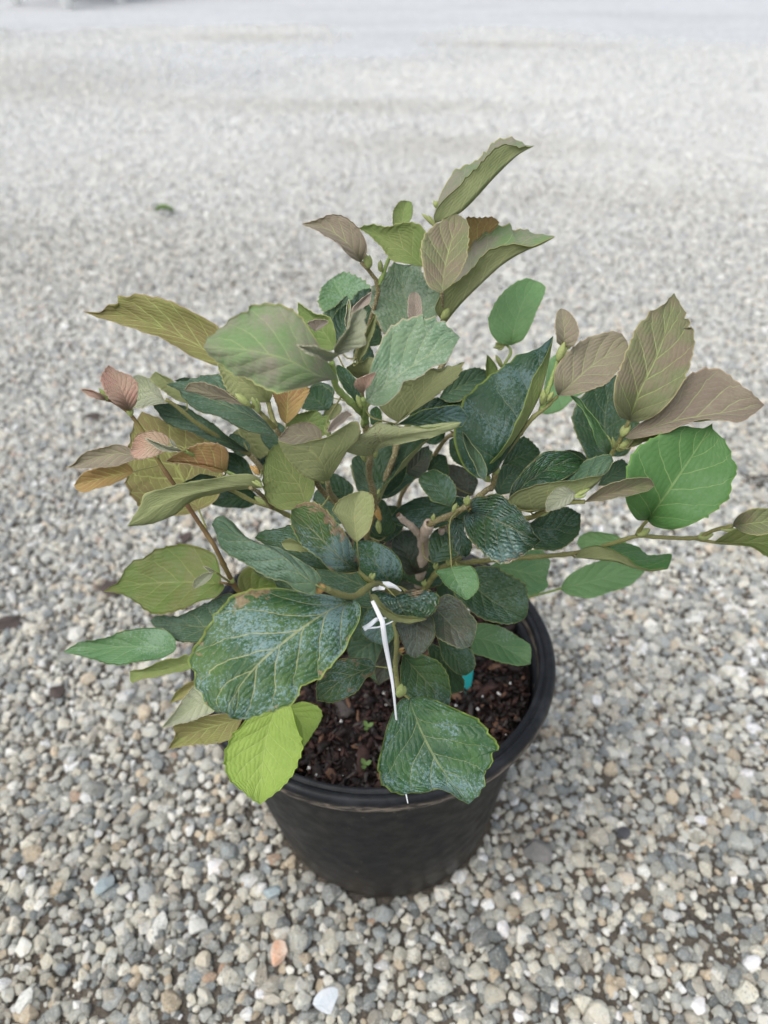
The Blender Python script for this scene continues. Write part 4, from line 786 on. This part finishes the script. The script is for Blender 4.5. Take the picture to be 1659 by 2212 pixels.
leaf('D', [(0,1785),(150,1800),(345,1850)], [(80,1740),(200,1698),(300,1680),(362,1745)], [(60,1880),(180,1960),(280,1945),(350,1900)], 'T', 'sage', Y=-.02, teeth=.01)
leaf('D', [(120,1372),(260,1260),(400,1175),(572,1158)], [(140,1290),(240,1180),(320,1105),(400,1094),(490,1100)], [(260,1330),(400,1275),(520,1215)], 'T', 'crinkle', Y=-.08, teeth=0)
leaf('D', [(250,1462),(420,1408),(560,1340),(650,1275),(742,1150)], [(150,1430),(118,1385),(200,1325),(400,1280),(560,1260),(690,1235)], [(420,1290),(520,1180),(640,1128),(720,1115)], 'U', 'teal', 'under_olive', Y=-.1, k=0, d=(-.8,2.5), teeth=.005)
leaf('D', [(228,1530),(380,1560),(548,1470)], [(330,1465),(450,1425)], [(250,1665),(400,1682),(530,1590)], 'T', 'dark', Y=-.06, teeth=.01)
leaf('D', [(568,1398),(700,1350),(850,1310),(987,1300)], [(620,1345),(720,1298),(850,1258),(950,1253)], [(700,1387),(850,1348),(940,1335)], 'U', 'tan', 'tan', Y=-.11, teeth=.03)
leaf('D', [(512,1340),(430,1380),(340,1455)], [(450,1306),(385,1330),(345,1395)], [(505,1380),(430,1432)], 'T', 'pale', Y=-.14, teeth=.01)
leaf('D', [(70,1200),(180,1130),(308,1100)], [(110,1110),(200,1012),(270,1055)], [(150,1245),(260,1185)], 'T', 'dark', Y=.0)
leaf('D', [(55,1360),(100,1260),(185,1190)], [(30,1290),(90,1180)], [(130,1340),(190,1260)], 'T', 'teal', Y=-.02)
leaf('D', [(600,1170),(520,1120),(435,1098)], [(560,1110),(490,1090)], [(540,1160)], 'T', 'dark', Y=.0)
leaf('D', [(650,1300),(740,1230),(835,1190)], [(700,1190),(790,1145)], [(740,1300),(825,1250)], 'T', 'teal', Y=.0)
leaf('D', [(330,720),(450,690),(572,745)], [(360,560),(430,525),(540,660)], [(310,865),(420,858),(500,790)], 'T', 'fresh', Y=.09, teeth=0)
leaf('C', [(1240,300),(1245,220),(1233,145)], [(1225,250)], [(1297,245),(1280,195)], 'U', 'leafy', 'under_green', Y=.03, teeth=0)
# --- low and front
leaf('F', [(657,645),(690,710),(735,778)], [(560,612),(513,632),(550,690),(640,745)], [(760,604),(880,620),(907,668),(870,745),(800,776)], 'T', 'crinkle', Y=-.13, k=.5, teeth=.01, wav=1.5)
leaf('F', [(513,635),(575,712),(680,765),(840,775)], [(550,640),(600,705),(700,755)], [(525,690),(580,742),(650,786),(740,800),(800,788)], 'U', 'crinkle', 'under_olive', Y=-.138, k=0, teeth=.01)
leaf('F', [(975,478),(1010,560),(1066,668)], [(888,502),(910,530),(945,580),(1000,625)], [(1080,470),(1118,510),(1132,590),(1105,635)], 'T', 'sage', Y=-.125, teeth=.01)
leaf('F', [(1040,530),(1120,600),(1240,690),(1405,760)], [(1110,480),(1220,476),(1260,500),(1335,540),(1395,580),(1413,660)], [(990,625),(1040,690),(1120,750),(1190,785),(1290,806),(1360,790)], 'T', 'dark', Y=-.09, k=.4, teeth=.01)
leaf('F', [(860,690),(960,790),(1090,928)], [(950,634),(1030,670),(1080,740),(1118,795),(1112,865)], [(865,810),(895,885),(960,915),(1030,940)], 'T', 'dusk', Y=-.125, k=.4, teeth=.01)
leaf('F', [(790,740),(780,860),(772,998)], [(665,795),(690,880),(720,960),(745,985)], [(870,762),(884,850),(862,910),(820,962)], 'T', 'dusk', Y=-.14, k=.3, teeth=.01)
leaf('F', [(1080,880),(1200,900),(1320,960),(1428,1030)], [(1105,808),(1180,800),(1270,825),(1360,880),(1425,928)], [(1100,965),(1180,988),(1270,1028),(1360,1040)], 'T', 'sage', Y=-.08, k=.4, teeth=.008)
leaf('F', [(900,890),(990,980),(1060,1097)], [(1000,915),(1090,950),(1113,1030),(1095,1070)], [(925,985),(960,1045),(1010,1085)], 'T', 'dark', Y=-.105, teeth=.01)
leaf('F', [(840,900),(940,1030),(1048,1182)], [(930,950),(1000,1050),(1050,1120)], [(855,1000),(890,1110),(970,1195)], 'T', 'dark', Y=-.095, teeth=.01)
leaf('F', [(700,978),(790,1080),(965,1268)], [(800,972),(900,1015),(950,1090),(973,1190)], [(688,1080),(700,1190),(780,1235),(890,1265)], 'T', 'speck', Y=-.12, k=.3, teeth=.01)
leaf('F', [(735,1225),(800,1400),(880,1560),(960,1680),(1076,1828)], [(690,1232),(650,1290),(610,1390),(588,1490),(566,1600),(580,1690),(620,1742),(690,1777),(760,1766),(850,1757),(885,1735),(950,1750),(1020,1795)], [(830,1218),(920,1248),(1010,1288),(1090,1328),(1142,1362),(1190,1430),(1247,1500),(1210,1530),(1200,1610),(1165,1640),(1162,1710),(1130,1775)], 'T', 'speck', Y=-.185, k=.3, teeth=.006, wav=1.5)
leaf('F', [(550,1040),(450,1080),(330,1140),(213,1242)], [(510,1000),(430,998),(330,1018),(262,1068),(215,1135)], [(530,1095),(500,1115),(450,1165),(380,1215),(290,1250)], 'T', 'scorch', Y=-.14, k=.3, teeth=.02, wav=2)
leaf('F', [(610,850),(510,920),(400,1000)], [(560,820),(430,850),(385,940)], [(630,960),(620,1080),(560,1140),(480,1060)], 'T', 'teal', Y=-.05, teeth=0)
leaf('F', [(590,700),(520,780),(420,900)], [(480,690),(400,800)], [(640,800),(560,880)], 'T', 'dark', Y=-.04, teeth=0)
leaf('F', [(780,520),(720,400),(655,290)], [(720,520),(640,380)], [(850,480),(810,340),(740,270)], 'T', 'dusk', Y=-.02, teeth=0)
leaf('C', [(905,1385),(960,1290),(1005,1180)], [(888,1310),(895,1225),(940,1178)], [(1000,1365),(1065,1330),(1050,1240)], 'T', 'dark', Y=-.05, teeth=0)
leaf('C', [(640,1230),(580,1130),(560,1010)], [(560,1210),(520,1110),(520,1040)], [(690,1180),(660,1080),(620,1010)], 'T', 'dark', Y=-.02, teeth=0)
leaf('C', [(400,1150),(300,1080),(200,1000)], [(400,1060),(300,960),(220,950)], [(300,1150),(200,1080)], 'T', 'teal', Y=-.01, teeth=0)
leaf('B', [(1420,1180),(1330,1100),(1250,1020)], [(1430,1080),(1350,1000)], [(1320,1180),(1250,1100)], 'T', 'dark', Y=.0, teeth=0)
leaf('F', [(660,880),(620,1000),(560,1150)], [(690,960),(650,1090)], [(580,940),(540,1050)], 'T', 'dusk', Y=-.06, teeth=0)

# leaves deeper inside the plant
leaf('K', [(1180,1080),(1080,980),(960,900)], [(1200,980),(1100,880),(1000,850)], [(1100,1100),(1000,1020),(940,950)], 'T', 'teal', Y=.01, teeth=.02)
leaf('C', [(420,1010),(330,940),(240,900)], [(440,930),(350,860),(270,850)], [(340,1020),(250,970)], 'T', 'dark', Y=.01, teeth=.01)
leaf('C', [(980,640),(900,600),(800,590)], [(990,560),(900,540),(830,550)], [(930,680),(840,650)], 'T', 'dark', Y=.02, teeth=.01)
leaf('E', [(1420,560),(1300,520),(1180,470)], [(1440,480),(1330,430),(1230,420)], [(1340,590),(1220,540)], 'T', 'teal', Y=-.02, teeth=.02)
leaf('F', [(150,640),(60,600),(-40,520)], [(160,560),(80,500),(0,470)], [(80,660),(-10,600)], 'T', 'dark', Y=-.05, teeth=.01)
leaf('C', [(570,1010),(650,860),(770,680)], [(460,930),(430,790),(560,660),(700,640)], [(700,970),(850,850),(905,720)], 'T', 'teal', Y=.0, teeth=.01)
leaf('C', [(640,1260),(620,1150),(640,1040)], [(540,1230),(530,1120),(570,1050)], [(720,1200),(740,1110),(700,1050)], 'T', 'dark', Y=-.015, teeth=.01)
leaf('F', [(720,560),(800,480),(900,380)], [(640,520),(680,400),(800,350)], [(850,600),(960,540),(960,430)], 'T', 'dark', Y=.0, teeth=.01)
leaf('F', [(850,640),(780,560),(690,500)], [(860,560),(800,480),(730,460)], [(760,680),(690,640),(650,560)], 'T', 'dusk', Y=.0, teeth=.01)
leaf('F', [(900,560),(980,620),(1080,640)], [(920,500),(1020,520),(1090,580)], [(900,640),(990,700),(1070,690)], 'T', 'dark', Y=.01, teeth=.01)
leaf('F', [(620,700),(590,800),(520,900)], [(540,690),(480,760),(470,850)], [(680,760),(660,860),(600,920)], 'T', 'speck', Y=-.07, teeth=.01)
leaf('C', [(330,1240),(260,1150),(150,1080)], [(350,1140),(280,1050),(200,1030)], [(260,1240),(170,1180)], 'T', 'dark', Y=-.0, teeth=.02)
leaf('J', [(1140,880),(1040,820),(900,740)], [(1150,780),(1060,720),(960,700)], [(1080,920),(960,880),(880,800)], 'T', 'teal', Y=.04, teeth=.02)
leaf('G', [(560,980),(500,860),(470,700)], [(460,960),(400,860),(400,760)], [(620,900),(600,780),(540,700)], 'T', 'dark', Y=.05, teeth=.01)
leaf('C', [(1350,900),(1420,830),(1520,780)], [(1330,820),(1400,740),(1480,740)], [(1420,920),(1510,880),(1560,820)], 'T', 'dark', Y=.02, teeth=.01)
leaf('C', [(1150,980),(1060,900),(960,860)], [(1180,890),(1100,820),(1000,800)], [(1080,990),(980,960),(930,910)], 'T', 'dusk', Y=.03, teeth=.01)

SA = np.array(STEMPTS); _y = SA[:, 1] + DC; _z = SA[:, 2] - HC
SZ = _y * CP - _z * SP; SPX = np.stack([CX + F * SA[:, 0] / SZ, CY - F * (_y * SP + _z * CP) / SZ], 1)
def leaf_geom(L):
    S = px(L['fr'], L['S']); E1 = px(L['fr'], L['E1']); E2 = px(L['fr'], L['E2'])
    ext = max(np.ptp(np.vstack([S, E1, E2]), axis=0))
    big = ext > 60
    nt_, ns = (64, 9) if big else (30, 5)
    S_ = resample(S, nt_)
    Ed = [resample(np.vstack([S[:1], e, S[-1:]]), nt_) for e in (E1, E2)]
    t = np.linspace(0, 1, nt_)
    cyx = np.vstack([S, E1, E2]); ymid = (cyx[:, 1].min() + cyx[:, 1].max()) / 2
    zc0 = float(depth_at(ymid, L['Y']))
    r = np.random.default_rng(abs(int(S[0, 0] * 31 + S[0, 1] * 17)) + 1)
    for j in (0, 1):                                   # teeth along the outer half of each edge
        out = Ed[j] - S_; ln = np.linalg.norm(out, axis=1)[:, None] + 1e-6
        hw = ln.max()
        x = np.clip((t - .36) / .6, 0, 1); nteeth = 8 if big else 4
        ph = x * nteeth + r.uniform(0, 1); saw = (ph - np.floor(ph)) ** 1.6
        amp = ((.035 + 1.1 * L['teeth']) if L['teeth'] > 0 else .012) * hw * saw * np.where((t > .36) & (t < .96), 1, 0) * r.uniform(.6, 1.3, nt_)
        Ed[j] = Ed[j] + out / ln * amp[:, None]
    cols = []; svals = []
    for f in np.linspace(1, 0, ns + 1)[:-1]: cols.append((0, f)); svals.append(-f)
    cols.append((0, 0.0)); svals.append(0.0)
    for f in np.linspace(0, 1, ns + 1)[1:]: cols.append((1, f)); svals.append(f)
    nc = len(cols)
    P2 = np.zeros((nt_, nc, 2)); Z = np.zeros((nt_, nc))
    bow = np.sin(np.pi * t)
    for c, (j, f) in enumerate(cols):
        P2[:, c] = S_ * (1 - f) + Ed[j] * f
        Z[:, c] = zc0 + .01 * (L['db'] * (1 - t) ** 2 + L['dt'] * t ** 2) + .01 * L['d'][j] * bow ** .8 * f ** 1.4 * min(1.0, ext / 110)
    Z -= L['k'] * (P2[..., 1] - ymid) * zc0 / F
    # the blade starts on its stem: pull its base to the depth of the twig it grows from
    dpx = np.hypot(SPX[:, 0] - S_[0, 0], SPX[:, 1] - S_[0, 1]); jn = dpx.argmin()
    if dpx[jn] < 14:
        cand = np.where(dpx < dpx[jn] + 4)[0]; jn = cand[np.abs(SZ[cand] - Z[0, ns]).argmin()]
        dz = SZ[jn] - Z[0, ns]
        if abs(dz) < .05: Z += dz * (np.exp(-5.0 * t) - math.exp(-5) * t)[:, None]
    Pw = world(P2, Z)
    gt = np.gradient(Pw, axis=0); gs = np.gradient(Pw, axis=1)
    Nn = np.cross(gt, gs); Nn /= np.linalg.norm(Nn, axis=2, keepdims=True) + 1e-12
    i, c = nt_ // 2, ns // 2
    view = np.array([0, -DC, HC]) - Pw[i, c]
    s = 1 if (Nn[i, c] @ view > 0) == (L['face'] == 'T') else -1
    Nn *= s
    sv = np.array(svals)[None, :]; T = t[:, None]
    size = np.linalg.norm(Pw[-1, ns] - Pw[0, ns])
    a = size * .012 * L['wav']
    phs = r.uniform(0, 6.28, 4)
    side_ph = (T - .33 * np.abs(sv) ** .85) * 6 + .12 * np.sign(sv)
    tri = np.abs(side_ph - np.round(side_ph))
    env = np.sin(np.pi * np.clip(T, 0, 1)) ** .5
    h = a * np.abs(sv) ** 1.5 * env * (np.sin(T * 9 + phs[0] + sv * 2) + .6 * np.sin(T * 17 + phs[1] - sv * 3)) + env * size * (.022 if L['top'] in ('pink', 'rosy', 'lime', 'glauc', 'pale', 'bronze', 'tan') else .015) * (tri - .25) * np.minimum(1, 3 * np.abs(sv)) \
        + a * .8 * env * np.sin(sv * 3.3 + phs[2]) * np.sin(T * 5 + phs[3]) - size * .006 * env * np.exp(-(sv / .10) ** 2)
    Pw = Pw + Nn * h[..., None]
    hh = L['thick'] * .0005
    top = (Pw + Nn * hh).reshape(-1, 3); bot = (Pw - Nn * hh).reshape(-1, 3)
    V = np.vstack([top, bot]) - PORG
    n = nt_ * nc
    luv = np.zeros((2 * n, 3)); luv[:, 0] = np.tile(np.broadcast_to(sv, (nt_, nc)).reshape(-1), 2); luv[:, 1] = np.tile(np.broadcast_to(T, (nt_, nc)).reshape(-1), 2)
    Fc, mi = [], []
    for a_ in range(nt_ - 1):
        for b_ in range(nc - 1):
            p, q, u, v = a_ * nc + b_, (a_ + 1) * nc + b_, (a_ + 1) * nc + b_ + 1, a_ * nc + b_ + 1
            f = (p, q, u, v) if s > 0 else (v, u, q, p)
            Fc.append(f); mi.append(0)
            Fc.append(tuple(x + n for x in f[::-1])); mi.append(1)
    ring = [a_ * nc for a_ in range(nt_)] + [(nt_ - 1) * nc + b_ for b_ in range(1, nc)] + [a_ * nc + nc - 1 for a_ in range(nt_ - 2, -1, -1)] + [b_ for b_ in range(nc - 2, 0, -1)]
    for x in range(len(ring)):
        p, q = ring[x], ring[(x + 1) % len(ring)]
        Fc.append((p, q, q + n, p + n)); mi.append(0)
    # petiole: from the blade's base to the nearest stem
    base = Pw[0, ns]; SP_ = np.array(STEMPTS); dd = np.linalg.norm(SP_ - base, axis=1); near = SP_[dd.argmin()]; dist = dd.min()
    if .003 < dist < (.05 if ext > 90 else .028):
        d0 = Pw[0, ns] - Pw[4, ns]; d0 /= np.linalg.norm(d0) + 1e-9
        mid = (base + near) / 2 + d0 * min(dist * .25, .012)
        Q = resample(np.array([base - d0 * .001, mid, near]), 9) - PORG
        R = np.linspace(.0008, .0011, 9) * min(1.3, max(.6, size / .09))
        v, f2 = tube(Q, R, 6, .05)
        o = len(V); V = np.vstack([V, v]); luv = np.vstack([luv, np.zeros((len(v), 3))])
        Fc += [tuple(x + o for x in f) for f in f2]; mi += [2] * len(f2)
    tri2 = np.vstack([Ed[0], Ed[1][::-1]])
    area = abs(np.sum(tri2[:, 0] * np.roll(tri2[:, 1], 1) - tri2[:, 1] * np.roll(tri2[:, 0], 1))) / 2
    return V, Fc, mi, luv, area, dist

G = [(leaf_geom(L), L) for L in LEAVES]
G.sort(key=lambda g: -g[0][4])
def leaf_object(name, items):
    V, Fc, mi, lu, mats = [], [], [], [], []
    for (v, f, m, l, _, _), L in items:
        tri3 = [LM[L['top']], LM[L['under']], SM['olive']]
        idx = []
        for q in tri3:
            if q not in mats: mats.append(q)
            idx.append(mats.index(q))
        o = sum(len(x) for x in V); V.append(v); Fc += [tuple(i + o for i in q) for q in f]; mi += [idx[k] for k in m]; lu.append(l)
    V = np.vstack(V); lu = np.vstack(lu)
    ob = mesh_obj(name, V, Fc, mats, shrub, True, mi)
    at_ = ob.data.attributes.new('luv', 'FLOAT_VECTOR', 'POINT'); at_.data.foreach_set('vector', lu.reshape(-1).astype(np.float32))
    return ob
for g in G[:100]: leaf_object('leaf', [g])
if G[100:]:
    o = leaf_object('small_leaves', G[100:]); o['kind'] = 'stuff'
print('leaves', len(G), 'far petioles', [(round(g[0][5], 3), g[1]['fr'], g[1]['S'][0]) for g in G if g[0][5] > .06])
# ------------------------------------------------------------------ things on and by the shrub
n = N('white_tape'); TAPE = n.done(n.bsdf((.78, .79, .80), .45, .4))
def ribbon(pts, widths, twist=0.0, th=.0004):
    """flat tape through (frame, x, y, Y) points, widths in mm"""
    P = resample(np.array([at(f, (x, y), Y) for f, x, y, Y in pts]), 26); W = np.interp(np.linspace(0, 1, 26), np.linspace(0, 1, len(widths)), widths) * .0005
    V, Fc = [], []
    camp = np.array([0, -DC, HC])
    for i in range(26):
        t = P[min(i + 1, 25)] - P[max(i - 1, 0)]; t /= np.linalg.norm(t)
        nv = camp - P[i]; nv /= np.linalg.norm(nv); s_ = np.cross(t, nv); s_ /= np.linalg.norm(s_)
        a = twist * math.sin(i * .35); nn = np.cross(s_, t); s_ = s_ * math.cos(a) + nn * math.sin(a); nn = np.cross(s_, t)
        cup = nn * W[i] * .25
        for k, off in ((-1, 0), (0, 1), (1, 0)):
            for h in (th / 2, -th / 2): V.append(P[i] + s_ * W[i] * k + cup * off + nn * h)
    for i in range(25):
        a, b = i * 6, (i + 1) * 6
        for p, q in ((0, 2), (2, 4), (4, 5), (5, 3), (3, 1), (1, 0)): Fc.append((a + p, a + q, b + q, b + p))
    Fc.append((0, 1, 3, 5, 4, 2)); Fc.append((150, 152, 154, 155, 153, 151))
    return V, Fc
tie = empty('plant_tie', tuple(at('F', (575, 780), -.15))); tag(tie, 'white plastic tie knotted round a twig, its long end hanging over the pot rim', 'plant tie')
to = np.array(tie.location)
for pts, wd in [([('F',528,672,-.145),('F',556,730,-.15),('F',585,790,-.155),('F',596,880,-.158),('F',618,1000,-.16),('F',640,1120,-.165),('F',652,1220,-.168),('F',665,1350,-.168),('F',690,1600,-.172),('F',715,1745,-.186),('F',730,1822,-.196)], [2.4, 3.6, 3.4, 2.4, 1.9, 1.6, 1.3, 1.2, 1.2, 1.6, .6]),
                ([('F',478,832,-.165),('F',515,808,-.16),('F',548,780,-.155),('F',575,775,-.15),('F',610,768,-.145)], [3.4, 3, 2.6, 2, 1]),
                ([('F',478,828,-.165),('F',560,822,-.158),('F',620,800,-.15),('F',655,782,-.145)], [1.6, 1.1, 1.1, .8]),
                ([('F',530,612,-.115),('F',560,598,-.118),('F',600,604,-.12)], [2, 4, 2]),
                ([('F',572,575,-.112),('F',610,580,-.112),('F',655,592,-.112),('F',692,616,-.112)], [3, 5, 2.5, 1])]:
    V, Fc = ribbon(pts, wd, .35)
    mesh_obj('strap', np.array(V) - to, Fc, TAPE, tie)

n = N('label_plastic'); TEAL = n.done(n.bsdf((.03, .42, .40), .35, .5))
q = px('F', (1068, 1120))[0]; v_ = (CY - q[1]) / F; g = world(q, (HC - SOILZ - .012) / (SP - v_ * CP))
V = [(-.003, 0, -.02), (.003, 0, -.02), (-.006, 0, .0), (.006, 0, .0), (-.006, 0, .010), (.006, 0, .010), (-.004, 0, .012), (.004, 0, .012)]
Vb = [(x, .0006, z) for x, y, z in V]; Fc = [(0, 1, 3, 2), (2, 3, 5, 4), (4, 5, 7, 6)]
Fb = [tuple(i + 8 for i in f[::-1]) for f in Fc]; rg_ = [0, 1, 3, 5, 7, 6, 4, 2]
Fs = [(rg_[i], rg_[i] + 8, rg_[(i + 1) % 8] + 8, rg_[(i + 1) % 8]) for i in range(8)]
lab = mesh_obj('plant_label', V + Vb, Fc + Fb + Fs, TEAL, None, False); lab.location = tuple(g); lab.rotation_euler = (-.55, .35, .35)
tag(lab, 'turquoise plastic label tip sticking up from the potting mix under the leaves', 'plant label')

# a fallen green leaf far back on the gravel
g = ground_at('W', (357, 461), .01)
V, Fc = [], []
m = 14
for i in range(m):
    t = i / (m - 1); wd = .045 * math.sin(math.pi * t) ** .7 + .001
    for k in (-1, -.5, 0, .5, 1):
        V.append((-.075 + .15 * t, wd * k, .012 + .022 * abs(k) ** 1.5 + .012 * math.sin(t * 4)))
for i in range(m - 1):
    for k in range(4): Fc.append((i * 5 + k, (i + 1) * 5 + k, (i + 1) * 5 + k + 1, i * 5 + k + 1))
nb = len(V); V += [(x, y, z - .0008) for x, y, z in V]; Fc += [tuple(i + nb for i in f[::-1]) for f in Fc]
fl = mesh_obj('fallen_leaf', V, Fc, WEED); fl.location = tuple(g); fl.rotation_euler = (0, 0, .35); fl.scale = (.42, .42, .6)
tag(fl, 'single green fallen leaf lying far back on the pale gravel', 'leaf')
